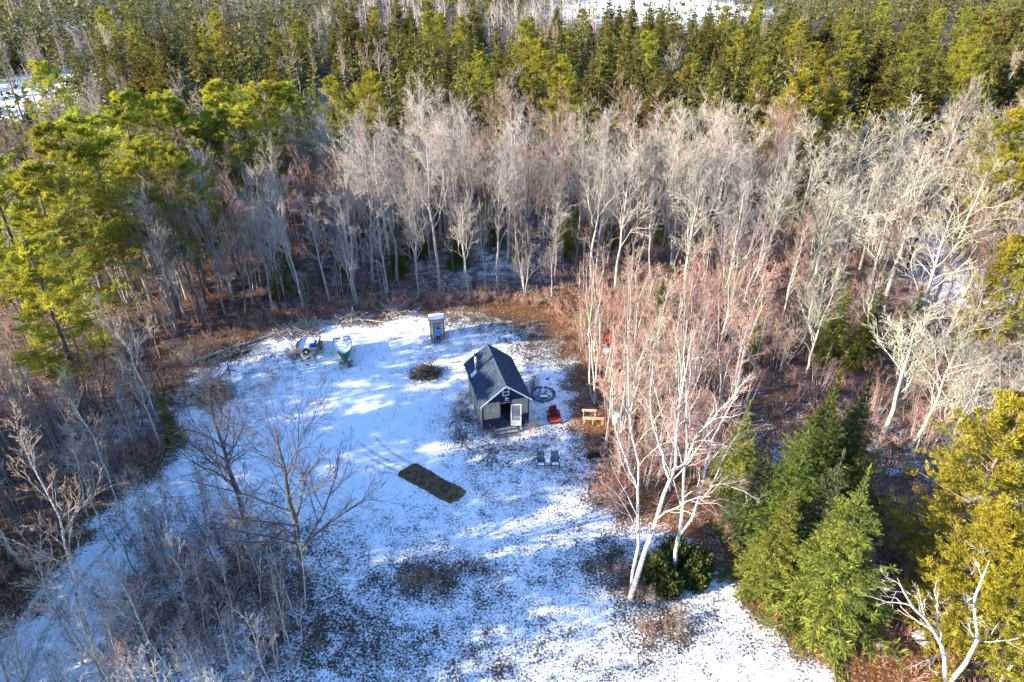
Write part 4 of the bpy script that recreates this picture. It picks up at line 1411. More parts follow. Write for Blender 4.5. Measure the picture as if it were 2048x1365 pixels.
for i in range(5):
    z = Z0 + i * bh
    lap(-hw_ + .08, DX0 - .06, z, fwo)
    lap(DX1 + .06, hw_ - .08, z, fwo)
for i in range(7):
    z = ZW + .02 + i * bh
    half = hw_ - (z + bh - ZW) / SL - .03
    if half > .1:
        lap(-half, half, z, gab)
# corner boards and door casing
for x in (-hw_ + .03, hw_ - .03):
    MB().box((x, -.02, (Z0 + ZW) / 2), (.09, .045, ZW - Z0)).build('corner_board', M['navy_dark'], cabin)
dc = MB()
dc.box((DX0 - .03, -.022, (DZ0 + DZ1) / 2), (.06, .05, DZ1 - DZ0)).box((DX1 + .03, -.022, (DZ0 + DZ1) / 2), (.06, .05, DZ1 - DZ0))
dc.build('door_casing', M['navy_dark'], cabin)
MB().box(((DX0 + DX1) / 2, -.028, DZ1 + .045), (DX1 - DX0 + .02, .06, .07)).build('door_lintel', M['grey_wood'], cabin)
# plywood over the front windows
for x0, x1 in ((-hw_ + .09, -hw_ + .74), (-hw_ + .75, -hw_ + 1.36), (-hw_ + 2.28, -hw_ + 2.88), (-hw_ + 2.89, -hw_ + 3.53)):
    MB().span((x0, -.03, Z0 + 1.06), (x1, -.004, ZW - .04)).build('plywood_panel', M['plywood'], cabin)
# left wall: upright boards, two small windows
yy = .06
g = G(5)
k = 0
while yy < CL - .1:
    w = g.uniform(.5, .68)
    y1 = min(yy + w, CL - .04)
    MB().span((-hw_ - g.uniform(.018, .028), yy, Z0 + .55), (-hw_ - .004, y1 - .012, ZW - .03)).build('wall_board', M['plywood' if k % 3 else 'old_board'], wl)
    MB().span((-hw_ - g.uniform(.018, .028), yy, Z0 + .02), (-hw_ - .004, y1 - .012, Z0 + .54)).build('wall_board', M['old_board'], wl)
    yy = y1
    k += 1
for y in (1.55, 3.35):
    w = MB().span((-hw_ - .05, y - .32, 1.55), (-hw_ - .032, y + .32, 2.35)).build('window', M['dark_glass'], cabin)
    f = MB()
    f.span((-hw_ - .07, y - .37, 1.50), (-hw_ - .03, y - .32, 2.40)).span((-hw_ - .07, y + .32, 1.50), (-hw_ - .03, y + .37, 2.40)).span((-hw_ - .07, y - .32, 1.50), (-hw_ - .03, y + .32, 1.55)).span((-hw_ - .07, y - .32, 2.35), (-hw_ - .03, y + .32, 2.40))
    f.build('window_frame', M['white_trim'], w)
# gable window
gwz = 3.38
w = MB().span((-.19, -.03, gwz), (.19, -.015, gwz + .58)).build('window', M['dark_glass'], cabin)
f = MB().span((-.25, -.055, gwz - .06), (-.19, -.02, gwz + .64)).span((.19, -.055, gwz - .06), (.25, -.02, gwz + .64)).span((-.19, -.055, gwz - .06), (.19, -.02, gwz)).span((-.19, -.055, gwz + .58), (.19, -.02, gwz + .64))
f.span((-.19, -.052, gwz + .265), (.19, -.02, gwz + .315))
f.build('window_frame', M['white_trim'], w)
# dark blue name board with its white emblem
nb_ = MB().span((DX0 - .02, -.05, 2.72), (DX1 + .08, -.03, 3.28)).build('name_board', M['navy_dark'], cabin)
e = MB()
ex, ez = (DX0 + DX1) / 2 + .06, 2.98
outl = [(-.14, .08), (-.06, .20), (.02, .17), (.10, .10), (.17, .06), (.11, .00), (.05, .05), (-.01, .06), (-.03, .02), (.01, -.03), (.02, -.09), (-.06, -.09), (-.10, -.03), (-.09, .04)]
e.add([(ex + a, -.056, ez + b_) for a, b_ in outl] + [(ex + a, -.051, ez + b_) for a, b_ in outl], [tuple(range(14))] + [(i, (i + 1) % 14, 14 + (i + 1) % 14, 14 + i) for i in range(14)])
e.build('emblem', M['white_trim'], nb_)
MB().span((ex - .20, -.056, ez - .155), (ex + .20, -.051, ez - .125)).build('lettering_line', M['galv'], nb_)
# open white storm door, hinged right of the opening and swung back
dr = MB()
DWd, DHt = .80, 2.04
for a_, b_ in (((0, 0, 0), (.07, .04, DHt)), ((DWd - .07, 0, 0), (DWd, .04, DHt)), ((.07, 0, 0), (DWd - .07, .04, .09)), ((.07, 0, DHt - .08), (DWd - .07, .04, DHt)), ((.07, 0, .42), (DWd - .07, .04, .46))):
    dr.span(a_, b_)
door = dr.build('storm_door', M['white_trim'], cabin, loc=(DX1 - .02, -.10, DZ0 + .02), rz=R(-13))
MB().span((.07, .012, .46), (DWd - .07, .022, DHt - .08)).build('pane', M['door_glass'], door)
MB().span((.07, .012, .09), (DWd - .07, .022, .42)).build('pane', M['galv'], door)
MB().span((.07, .002, .80), (DWd - .07, .011, .85)).build('push_bar', M['tan_wood'], door)
MB().box((.74, -.03, .95), (.03, .05, .14)).build('handle', M['steel'], door)
# unlit room's darkness painted as a near-black sheet so that the doorway looks deep
MB().span((-hw_ + th + .01, 2.2, Z0 + .13), (hw_ - th - .01, 2.24, ZW - .02)).build('doorway_dark_sheet', M['inside_shade'], cabin)
# roof
for sgn in (-1, 1):
    v = []
    for y in (-OF, CL + OF):
        for x, z in ((0, ZR), (sgn * (hw_ + OV), ZE)):
            v += [(x, y, z), (x, y, z - .07)]
    slab = MB().add(v, [(0, 2, 6, 4), (1, 5, 7, 3), (0, 1, 3, 2), (4, 6, 7, 5), (2, 3, 7, 6), (0, 4, 5, 1)]).build('roof_slope', M['shingle'], cabin)
    # lapped shingles as real tabs
    g = G(40 + sgn)
    Ls = math.hypot(hw_ + OV, ZR - ZE)
    ux_, uz_ = sgn * (hw_ + OV) / Ls, -(ZR - ZE) / Ls
    nx2, nz2 = sgn * (ZR - ZE) / Ls, (hw_ + OV) / Ls
    C_ = []
    F_ = []
    rows = 15
    for r2 in range(rows):
        s0, s1 = r2 * Ls / rows - .01, (r2 + 1) * Ls / rows + .02
        y = -OF - .02 + (r2 % 2) * -.15
        while y < CL + OF + .02:
            w = .3 + g.uniform(-.02, .02)
            ya, yb = max(y + .006, -OF - .02), min(y + w - .006, CL + OF + .02)
            y += w
            if yb - ya < .03:
                continue
            h1 = .018 + g.uniform(0, .012)
            b0 = len(C_)
            for (s_, hh) in ((s0, .004), (s1, h1)):
                for yq in (ya, yb):
                    C_.append((ux_ * s_ + nx2 * hh, yq, ZR + uz_ * s_ + nz2 * hh))
            for yq in (ya, yb):
                C_.append((ux_ * s1 + nx2 * .001, yq, ZR + uz_ * s1 + nz2 * .001))
            F_ += [(b0, b0 + 1, b0 + 3, b0 + 2), (b0 + 2, b0 + 3, b0 + 5, b0 + 4)]
    o = MB().add(C_, F_).build('shingles', M['shingle'], slab)
    o['kind'] = 'stuff'
    # barge board on the front and back gable
    for y in (-OF - .035, CL + OF + .035):
        bb = MB().add([(0, y - .015, ZR + .02), (0, y - .015, ZR - .10), (sgn * (hw_ + OV + .02), y - .015, ZE + .01), (sgn * (hw_ + OV + .02), y - .015, ZE - .10),
                       (0, y + .012, ZR + .02), (0, y + .012, ZR - .10), (sgn * (hw_ + OV + .02), y + .012, ZE + .01), (sgn * (hw_ + OV + .02), y + .012, ZE - .10)],
                      [(0, 1, 3, 2), (4, 6, 7, 5), (0, 2, 6, 4), (1, 5, 7, 3), (2, 3, 7, 6), (0, 4, 5, 1)])
        bb.build('barge_board', M['white_trim' if sgn > 0 else 'galv'], cabin)
rc = MB()
for sgn in (-1, 1):
    rc.add([(0, -OF - .03, ZR + .045), (sgn * .14, -OF - .03, ZR - .075), (0, CL + OF + .03, ZR + .045), (sgn * .14, CL + OF + .03, ZR - .075), (0, -OF - .03, ZR + .02), (sgn * .13, -OF - .03, ZR - .10), (0, CL + OF + .03, ZR + .02), (sgn * .13, CL + OF + .03, ZR - .10)], [(0, 1, 3, 2), (4, 6, 7, 5), (1, 5, 7, 3), (0, 4, 5, 1), (2, 3, 7, 6)])
rc.build('ridge_cap', M['shingle'], cabin)
# stove pipe on the left slope
from mathutils import Matrix
inv = Matrix.Rotation(-CYAW, 3, 'Z')
o_ = inv @ (Vector((0, 0, CAMH)) - Vector((cx, cy, gz(cx, cy))))
a, b2 = (952 - 1024) / FPX, (682.5 - 744) / FPX
dv = inv @ Vector((a, CP + b2 * SP, -SP + b2 * CP))
# plane: z = ZR + SL * x (x<0)
t = (ZR + SL * o_.x - o_.z) / (dv.z - SL * dv.x)
pb = o_ + dv * t
pipe = MB().cyl((pb.x, pb.y, pb.z - .1), (pb.x, pb.y, pb.z + 1.45), .095, n=14).build('stove_pipe', M['steel'], cabin, True)
MB().lathe((pb.x, pb.y, pb.z + 1.45), [(.10, 0), (.15, .04), (.15, .12), (.11, .16), (.16, .20), (.02, .27)], 14).build('pipe_cap', M['black_metal'], pipe, True)
MB().lathe((pb.x, pb.y, pb.z - .16), [(.30, -.0), (.16, .22), (.10, .34)], 12).build('flashing', M['galv'], pipe)
ang = math.atan(SL)
MB().box((pb.x - .26, pb.y - .05, pb.z - .26 * SL + .04), (.42, .42, .015), ry=-ang).build('flashing', M['galv'], pipe)
MB().cyl((pb.x, pb.y, pb.z + .95), (-.12, pb.y + .25, ZR + .02 - .12 * SL), .008, n=4).build('guy_wire', M['steel'], pipe)
# steps
st = MB()
for i in range(3):
    z = Z0 + .02 - i * .15
    MB().span((-.95, -.30 - i * .27, z - .045), (.82, -.04 - i * .27, z)).build('step', M['step_wood'], cabin)
for x in (-.8, .68):
    MB().span((x - .03, -.78, -.06), (x + .03, -.05, .0)).box((x, -.3, .09), (.06, .5, .2), rx=.35).build('step_stringer', M['step_wood'], cabin)
MB().box((-1.25, -.35, .12), (.10, .5, .22), rz=.3, rx=.2).build('side_block', M['grey_wood'], cabin)
MB().box((1.12, -.25, .15), (.14, .4, .28), rz=-.25, rx=.25).build('side_block', M['grey_wood'], cabin)

# ---- outhouse
ox, oy = at(876, 680)
out = thing('outhouse', 'weathered grey wooden outhouse with slanted roof at the back of the clearing', 'outhouse', (ox, oy, gz(ox, oy)), R(9))
W2, D2 = .66, 1.3
MB().span((-W2, 0, 0), (-W2 + .04, D2, 2.0)).span((-W2 + .04, D2 - .04, 0), (W2 - .04, D2, 1.9)).span((W2 - .04, 0, 0), (W2, D2, 2.0)).build('wall', M['grey_wood'], out)
MB().span((-W2 + .041, .002, 0), (-.40, .04, 2.1)).span((.40, .002, 0), (W2 - .041, .04, 2.1)).span((-.40, .002, 1.86), (.40, .04, 2.1)).build('front_wall', M['grey_wood'], out)
d_ = MB().span((-.395, .0, .08), (.395, .036, 1.855)).build('door', M['old_board'], out)
for i in range(4):
    MB().span((-.39 + i * .196, -.012, .09), (-.39 + i * .196 + .188, -.001, 1.85)).build('plank', M['grey_wood'], d_)
MB().box((-.30, -.03, .95), (.03, .04, .12)).build('handle', M['black_metal'], d_)
for x in (-.45, .45):
    MB().span((x - .05, -.03, 0), (x + .05, -.002, 1.92)).build('trim_board', M['pale_trim'], out)
MB().span((-.50, -.032, 1.923), (.50, -.003, 2.06)).build('trim_board', M['pale_trim'], out)
for y in (.25, .55, .85, 1.1):
    MB().span((W2 + .002, y, .02), (W2 + .02, y + .05, 1.9)).build('batten', M['grey_wood'], out)
MB().box((0, D2 / 2 - .03, 2.09), (1.52, 1.62, .05), rx=-.2).build('roof', M['grey_wood'], out)
MB().box((0, -.17, 2.225), (1.54, .03, .13)).build('fascia', M['grey_wood'], out)
MB().box((0, D2 / 2 - .02, 2.14), (1.40, 1.48, .05), rx=-.2).build('roof_snow', M['snow'], out)

# ---- person before the outhouse door, seen from behind
def skin(name, nodes, edges, m, parent, sub=2):
    me = bpy.data.meshes.new(name)
    me.from_pydata([q[:3] for q in nodes], edges, [])
    bm = bmesh.new()
    bm.from_mesh(me)
    ly = bm.verts.layers.skin.verify()
    bm.verts.ensure_lookup_table()
    for i, (v, q) in enumerate(zip(bm.verts, nodes)):
        v[ly].radius = q[3] if isinstance(q[3], tuple) else (q[3], q[3])
        v[ly].use_root = (i == 0)
    bm.to_mesh(me)
    bm.free()
    me.materials.append(m)
    o = link(name, me, parent)
    md = o.modifiers.new('skin', 'SKIN')
    md.use_smooth_shade = True
    s_ = o.modifiers.new('sub', 'SUBSURF')
    s_.levels = s_.render_levels = sub
    return o


qx, qy = at(877.5, 687)
per = thing('person', 'person in a bright blue jacket standing with their back turned before the outhouse door', 'person', (qx, qy, gz(qx, qy)), R(5))
N_ = [(0, 0, .90, (.14, .10)), (0, .0, 1.10, (.13, .09)), (0, -.01, 1.30, (.15, .10)), (0, 0, 1.42, (.09, .07)), (0, .015, 1.49, .05), (0, .03, 1.58, (.075, .09)), (0, .03, 1.66, (.07, .08))]
E2 = [(0, 1), (1, 2), (2, 3), (3, 4), (4, 5), (5, 6)]
for s_ in (-1, 1):
    b0 = len(N_)
    N_ += [(s_ * .10, 0, .84, .085), (s_ * .105, .015, .47, .058), (s_ * .11, -.02, .10, .042), (s_ * .115, .02, .04, .04), (s_ * .12, .12, .03, .032)]
    E2 += [(0, b0), (b0, b0 + 1), (b0 + 1, b0 + 2), (b0 + 2, b0 + 3), (b0 + 3, b0 + 4)]
    b1 = len(N_)
    N_ += [(s_ * .19, 0, 1.37, .06), (s_ * .235, -.01, 1.10, .045), (s_ * .16, .17, .98, .034), (s_ * .13, .22, .97, (.036, .02))]
    E2 += [(2, b1), (b1, b1 + 1), (b1 + 1, b1 + 2), (b1 + 2, b1 + 3)]
    for f_ in range(4):
        c0 = len(N_)
        dx = (f_ - 1.5) * .018
        ln = (.06, .075, .07, .055)[f_]
        N_ += [(s_ * (.13 - .01) + dx * .3, .255, .975 + dx, .009), (s_ * .105, .255 + ln * .6, .97 + dx, .008), (s_ * .085, .25 + ln * .7, .955 + dx, .007)]
        E2 += [(b1 + 3, c0), (c0, c0 + 1), (c0 + 1, c0 + 2)]
    c0 = len(N_)
    N_ += [(s_ * .10, .215, 1.0, .010), (s_ * .08, .245, 1.01, .008)]
    E2 += [(b1 + 3, c0), (c0, c0 + 1)]
body = skin('body', N_, E2, M['skin'], per)
J = [(0, -.005, .82, (.19, .14)), (0, -.005, 1.05, (.175, .13)), (0, -.015, 1.28, (.18, .135)), (0, 0, 1.41, (.12, .10)), (0, .01, 1.47, (.075, .075))]
JE = [(0, 1), (1, 2), (2, 3), (3, 4)]
for s_ in (-1, 1):
    b1 = len(J)
    J += [(s_ * .19, 0, 1.36, .085), (s_ * .24, -.01, 1.10, .068), (s_ * .17, .15, .99, .052)]
    JE += [(2, b1), (b1, b1 + 1), (b1 + 1, b1 + 2)]
skin('jacket', J, JE, M['jacket'], per)
Tn = [(0, 0, .84, (.15, .11))]
TE = []
for s_ in (-1, 1):
    b1 = len(Tn)
    Tn += [(s_ * .10, 0, .78, .10), (s_ * .105, .015, .47, .072), (s_ * .11, -.015, .12, .06)]
    TE += [(0, b1), (b1, b1 + 1), (b1 + 1, b1 + 2)]
skin('trousers', Tn, TE, M['trousers'], per)
for s_ in (-1, 1):
    skin('boot', [(s_ * .11, -.02, .13, .056), (s_ * .113, -.01, .05, .056), (s_ * .12, .12, .04, .045)], [(0, 1), (1, 2)], M['black_metal'], per, 1)
skin('hair', [(0, -.005, 1.50, (.06, .05)), (0, .005, 1.58, (.088, .085)), (0, .02, 1.67, (.085, .09)), (0, .03, 1.70, (.06, .06))], [(0, 1), (1, 2), (2, 3)], M['hair'], per)
fc = MB()
fc.blob((0, .125, 1.575), (.03, .045, .05), 1, 1, .02)
fc.build('nose', M['skin'], body, True)
for s_ in (-1, 1):
    MB().blob((s_ * .078, .03, 1.585), (.02, .035, .06), 2, 1, .02).build('ear', M['skin'], body, True)
    MB().blob((s_ * .032, .108, 1.60), (.02, .014, .014), 3, 1, .0).build('eye', M['hair'], body)
MB().blob((0, .112, 1.53), (.045, .012, .012), 4, 1, .0).build('mouth', M['red_seat'], body)

# ---- green boat with snow inside, on a small boat trailer
bb_, bs_ = at(694, 735), at(686, 700)
byaw = math.atan2(bb_[1] - bs_[1], bb_[0] - bs_[0])
BLn = 3.3
boat = thing('rowing_boat', 'green rowing boat filled with snow, bow towards the camera', 'boat', (bb_[0] - BLn * math.cos(byaw), bb_[1] - BLn * math.sin(byaw), gz(*bs_) + .14), byaw)
ns_, nr = 13, 9
V, F, inner = [], [], []
for i in range(ns_):
    t = i / (ns_ - 1)
    hb = .80 * (1 - max(0, (t - .35) / .65) ** 2.2) * (.86 + .14 * min(1, t / .3)) + .012
    hg = 1.0 + .22 * t ** 2
    kz = .02 + .22 * max(0, (t - .7) / .3) ** 2
    for j in range(nr):
        u = -1 + 2 * j / (nr - 1)
        V.append((t * BLn + .12 * t * (1 - abs(u)) * 0, hb * math.copysign(abs(u) ** .6, u), kz + (hg - kz) * abs(u) ** 1.7))
for i in range(ns_ - 1):
    for j in range(nr - 1):
        F.append((i * nr + j, i * nr + j + 1, (i + 1) * nr + j + 1, (i + 1) * nr + j))
F.append(tuple(range(nr)))
hull = MB().add(V, F).build('hull', M['green_hull'], boat, True)
md = hull.modifiers.new('thick', 'SOLIDIFY')
md.thickness = .03
for s_ in (0, nr - 1):
    MB().tube([(V[i * nr + s_][0], V[i * nr + s_][1], V[i * nr + s_][2] + .01) for i in range(ns_)], .025, 5).build('gunwale', M['green_hull'], hull)
sV, sF = [], []
for i in range(ns_):
    a0, a1 = V[i * nr], V[i * nr + nr - 1]
    for j in range(5):
        f_ = j / 4
        sV.append((a0[0] * .985 + .02, a0[1] + (a1[1] - a0[1]) * (.03 + .94 * f_), a0[2] - .05 - .10 * math.sin(math.pi * f_)))
for i in range(ns_ - 1):
    for j in range(4):
        sF.append((i * 5 + j, i * 5 + j + 1, (i + 1) * 5 + j + 1, (i + 1) * 5 + j))
MB().add(sV, sF).build('snow_cover', M['snow'], boat, True)
for x in (.9, 2.1):
    MB().box((x, 0, .93), (.24, 1.30, .04)).build('thwart', M['snow'], boat)
MB().blob((.45, .12, 1.10), (.55, .4, .45), 8, 2, .12).build('covered_bundle', M['snow'], boat, True)
MB().box((-.03, 0, .56), (.04, 1.30, .85)).build('transom', M['green_hull'], boat)
for x in (.7, 2.6):
    MB().box((x, 0, -.04), (.14, 1.2, .16)).build('cradle', M['log'], boat)
wp = thing('winch_post', 'pale trailer winch post at the bow of the green boat', 'post', (bb_[0], bb_[1], gz(*bb_)), byaw)
MB().bar((-.35, 0, .05), (-.15, 0, .8), .09).build('post', M['galv'], wp)
MB().bar((-.9, 0, .06), (.25, 0, .06), .08).build('tongue', M['galv'], wp)
MB().cyl((-.2, -.1, .62), (-.2, .1, .62), .07, n=10).build('winch', M['rust'], wp)
MB().blob((-.15, .3, .05), (.7, .5, .25), 21, 2, .2).build('weed_heap', M['twig_brown'], wp)

# ---- utility trailer with blue drum
tx_, ty_ = at(610, 729)
tr = thing('utility_trailer', 'flat utility trailer with a snow covered bed and spare wheel on its front', 'trailer', (tx_, ty_, gz(tx_, ty_)), R(3))
yb0, yb1 = 1.15, 3.35
MB().span((-.85, yb0, .50), (.85, yb1, .58)).build('bed', M['old_board'], tr)
for i in range(5):
    MB().span((-.84 + i * .337, yb0 + .02, .583), (-.84 + i * .337 + .32, yb1 - .02, .64)).build('snowy_plank', M['snow'], tr)
for x in (-.86, .86):
    MB().span((x - .025, yb0, .60), (x + .025, yb1, .85)).build('side_rail', M['grey_wood'], tr)
    wq = MB().torus((x * 1.17, 2.3, .31), .22, .09, 'x', 20, 8).build('wheel', M['rubber'], tr, True)
    MB().cyl((x * 1.17 - .05, 2.3, .31), (x * 1.17 + .05, 2.3, .31), .15, n=12).build('rim', M['galv'], wq)
    MB().box((x * 1.17, 2.3, .68), (.24, .8, .04)).box((x * 1.17, 1.87, .60), (.24, .04, .18)).box((x * 1.17, 2.73, .60), (.24, .04, .18)).build('fender', M['rust'], tr)
for z in (.50, .66, .82):
    MB().span((-.92, yb0 - .05, z), (.92, yb0 - .01, z + .10)).build('front_board', M['tan_wood' if z > .8 else 'old_board'], tr)
for x in (-.55, .55):
    MB().bar((x, yb0, .40), (0, .12, .36), .08).build('tongue_arm', M['galv'], tr)
MB().bar((0, .5, .36), (0, -.1, .36), .09).build('coupler', M['galv'], tr)
MB().cyl((0, .25, .0), (0, .25, .55), .035, n=8).build('jack', M['galv'], tr)
sw_ = MB().torus((0, yb0 - .16, .62), .22, .085, 'y', 22, 8).build('spare_wheel', M['rubber'], tr, True)
MB().cyl((0, yb0 - .20, .62), (0, yb0 - .10, .62), .15, n=12).build('rim', M['galv'], sw_)
for x in (-.75, .45):
    MB().cyl((x, yb0 + .05, .6), (x, yb0 + .05, 1.2), .02, n=6).build('stake', M['rust'], tr)
zt_ = gz(tx_, ty_)
dm = thing('plastic_drum', 'round blue plastic drum lying on the snow covered trailer', 'drum', (tx_ + .45, ty_ + 1.45, zt_ + .64 + .27), R(3))
MB().cyl((0, 0, 0), (0, .75, 0), .27, n=20).build('barrel', M['blue_drum'], dm)
MB().torus((0, .02, 0), .27, .018, 'y', 22, 5).build('rim', M['blue_drum'], dm)
MB().cyl((.12, -.02, .1), (.12, .0, .1), .04, n=8).build('bung', M['navy_dark'], dm)
MB().blob((0, .40, .24), (.4, .66, .16), 4, 2, .05).build('snow_cap', M['snow'], dm, True)
mr_ = thing('metal_rack', 'thin ladder like metal frames standing up at the back of the trailer', 'rack', (tx_ - .1, ty_ + 3.1, zt_ + .64), R(4))
for x0, x1, z0, z1 in ((-.35, -.02, 0, .50), (-.40, -.02, .55, 1.25), (.40, .80, .55, 1.30)):
    f = MB()
    for x in (x0, x1):
        f.cyl((x, 0, z0), (x, 0, z1), .018, n=5)
    for z in (z0 + .02, (z0 + z1) / 2, z1 - .02):
        f.cyl((x0, 0, z), (x1, 0, z), .016, n=5)
    f.build('frame', M['rust'], mr_)
MB().cyl((-.02, 0, .85), (.40, 0, .95), .016, n=5).cyl((.42, 0, 0), (.42, 0, .6), .016, n=5).cyl((-.2, .02, .5), (-.2, .02, .6), .016, n=5).build('tie_bar', M['rust'], mr_)


# ---- brush pile with the old rake wheel
def sticks(g, n, rad, hh, Lm, r=.018, flat=.4):
    a = g.uniform(0, 6.28, n)
    q = rad * np.sqrt(g.uniform(0, 1, n))
    P0 = np.stack([q * np.cos(a), q * np.sin(a), hh * (1 - (q / rad) ** 2) * g.uniform(.1, 1, n)], 1)
    D = g.normal(size=(n, 3)) * np.array([1, 1, flat])
    D = unit(D)
    L_ = Lm * g.uniform(.4, 1.2, n)
    P = np.stack([P0 - D * (L_ / 2)[:, None], P0 + g.normal(0, .03, (n, 3)), P0 + D * (L_ / 2)[:, None]], 1)
    P[:, :, 2] = np.maximum(P[:, :, 2], .02)
    return P, np.full((n, 3), r) * g.uniform(.5, 1.3, (n, 1))


bx_, by_ = at(853, 748)
bp_ = thing('brush_pile', 'dark heap of brush and weeds beneath the old spoked wheel', 'brush pile', (bx_, by_, gz(bx_, by_)))
C_ = Cat()
C_.add(*tube_mesh(*sticks(G(31), 300, 1.0, .9, 1.0, .026, .9), 3))
link('dark_sticks', C_.mesh('dark_sticks', M['bark_dark']), bp_)
C_ = Cat()
C_.add(*tube_mesh(*sticks(G(32), 160, 1.5, .25, .6, .012), 3))
link('loose_sticks', C_.mesh('loose_sticks', M['dead_grass']), bp_)
wx, wy = at(860, 742)
whl = thing('rake_wheel', 'large thin spoked iron wheel standing up behind the brush heap', 'wheel', (wx, wy + .6, gz(wx, wy) + .02), R(14))
MB().torus((0, 0, 1.02), .62, .022, 'y', 36, 5).build('rim', M['rust'], whl)
for i in range(10):
    a = math.pi * 2 * i / 10
    MB().cyl((0, 0, 1.02), (.62 * math.cos(a), 0, 1.02 + .62 * math.sin(a)), .009, n=4).build('spoke', M['rust'], whl)
MB().cyl((0, -.12, 1.02), (0, .12, 1.02), .07, n=10).build('hub', M['rust'], whl)
MB().cyl((0, -.1, 1.0), (-.3, -.5, .1), .03, n=6).cyl((-.62, 0, .95), (-1.0, -.25, .05), .02, n=5).build('axle_bar', M['rust'], whl)

# ---- lumber rack at the left
lx, ly = at(432, 775)
lr = thing('lumber_rack', 'rack of dark poles carrying long snow dusted boards at the left edge of the clearing', 'rack', (lx, ly, gz(lx, ly)), R(-6))
for y in (0.0, 1.7):
    for x in (-.35, .45):
        MB().cyl((x, y, 0), (x + .06, y, 1.35), .05, n=7).build('post', M['bark_dark'], lr)
    MB().cyl((-1.25, y, .62), (1.15, y - .08, .66), .045, n=7).build('cross_pole', M['bark_dark'], lr)
MB().cyl((-1.15, -.05, .22), (1.0, 0, .22), .04, n=7).build('cross_pole', M['bark_dark'], lr)
for i in range(5):
    o = MB().box((-.16 + i * .13, .75, .73 + (i % 2) * .03), (.12, 3.0 - .2 * (i % 3), .04), rz=-.03 + .015 * i)
    o.build('board', M['stick' if i % 2 else 'grey_wood'], lr)
MB().box((.1, 1.1, .80), (.5, 1.9, .03)).build('snow_cover', M['snow'], lr)
hx, hy = at(443, 794)
hp = thing('sawdust_heap', 'brown heap of bark and sawdust in front of the lumber rack', 'heap', (hx, hy, gz(hx, hy)))
MB().blob((0, 0, .1), (1.7, 1.1, .55), 44, 3, .16).build('heap', M['bare_earth'], hp)
C_ = Cat()
C_.add(*tube_mesh(*sticks(G(35), 160, .95, .4, .4, .014), 3))
link('bark_scraps', C_.mesh('bark_scraps', M['twig_brown']), hp)
for i, (px, py, s_, lab) in enumerate(((420, 786, .42, 'orange red fuel can beside the lumber rack'), (433, 787, .30, 'small orange red box just right of the fuel can'))):
    fx_, fy_ = at(px, py)
    fc_ = thing('fuel_can', lab, 'can', (fx_, fy_, gz(fx_, fy_)), .3)
    MB().lathe((0, 0, 0), [(s_ * .42, 0), (s_ * .5, .03), (s_ * .5, s_ * .85), (s_ * .35, s_)], 4 + 4 * (i == 0)).build('can_body', M['orange'], fc_)
    MB().cyl((s_ * .15, 0, s_ * .95), (s_ * .35, 0, s_ * 1.3), s_ * .08, n=7).build('spout', M['black_metal'], fc_)
    MB().bar((-s_ * .3, 0, s_ * 1.1), (s_ * .1, 0, s_ * 1.1), .03).build('handle', M['black_metal'], fc_)

# ---- sign on the left edge
sx, sy = at(364, 877)
sg = thing('post_sign', 'pale blue white sign on a short post at the left edge of the clearing', 'sign', (sx, sy, gz(sx, sy)), R(-25))
MB().span((-.04, -.03, 0), (.04, .03, 1.3)).build('post', M['grey_wood'], sg)
MB().box((0, -.05, .95), (.34, .03, .62)).build('board', M['white_trim'], sg)

# ---- fire ring
fx_, fy_ = at(1086, 790)
fr_ = thing('fire_ring', 'ring of dark stones around a snow covered fire pit beside the cabin', 'fire pit', (fx_, fy_, gz(fx_, fy_)))
g = G(17)
for i in range(19):
    a = 2 * math.pi * i / 19 + g.uniform(-.07, .07)
    rr_ = .95 + g.uniform(-.06, .06)
    MB().blob((rr_ * math.cos(a), rr_ * math.sin(a), .07), (g.uniform(.24, .4), g.uniform(.2, .34), g.uniform(.18, .3)), 50 + i, 2, .18).build('stone', M['stone_dark'], fr_)
MB().box((-.35, -.1, .12), (.55, .7, .03), rz=.4, rx=.1).build('folded_tarp', M['tarp_blue'], fr_)
MB().box((.15, .15, .14), (.12, .7, .10), rz=-.5).build('fire_log', M['log'], fr_)
MB().box((.32, -.2, .14), (.12, .6, .10), rz=.9).build('fire_log', M['log'], fr_)
MB().box((.05, -.45, .2), (.62, .32, .03), rz=.05).build('grate_board', M['snow'], fr_)
MB().box((.05, -.45, .12), (.66, .36, .06), rz=.05).build('grate', M['black_metal'], fr_)
MB().blob((-.25, .35, .12), (.2, .2, .25), 77, 2, .1).build('charred_stump', M['char'], fr_)

# ---- red ride-on mower
mx, my = at(1111, 848)
mw = thing('ride_on_mower', 'small red ride on mower with a high back seat on the snow beside the cabin', 'mower', (mx, my, gz(mx, my)), R(8))
for x in (-.40, .40):
    w = MB().torus((x, .95, .24), .16, .085, 'x', 18, 8).build('wheel', M['rubber'], mw, True)
    MB().cyl((x - .06, .95, .24), (x + .06, .95, .24), .11, n=10).build('rim', M['galv'], w)
    w = MB().torus((x * .8, .08, .15), .095, .055, 'x', 16, 7).build('wheel', M['rubber'], mw, True)
    MB().cyl((x * .8 - .04, .08, .15), (x * .8 + .04, .08, .15), .06, n=8).build('rim', M['galv'], w)
MB().add([(-.44, .05, .34), (.44, .05, .34), (.5, .45, .40), (-.5, .45, .40), (-.40, .0, .24), (.40, .0, .24), (.5, .45, .28), (-.5, .45, .28)], [(0, 1, 2, 3), (7, 6, 5, 4), (0, 4, 5, 1), (1, 5, 6, 2), (2, 6, 7, 3), (3, 7, 4, 0)]).build('foot_deck', M['red_paint'], mw)
MB().box((0, .5, .16), (1.05, .55, .12)).build('mower_deck', M['black_metal'], mw)
MB().box((0, .85, .42), (.62, .75, .26)).build('body', M['black_metal'], mw)
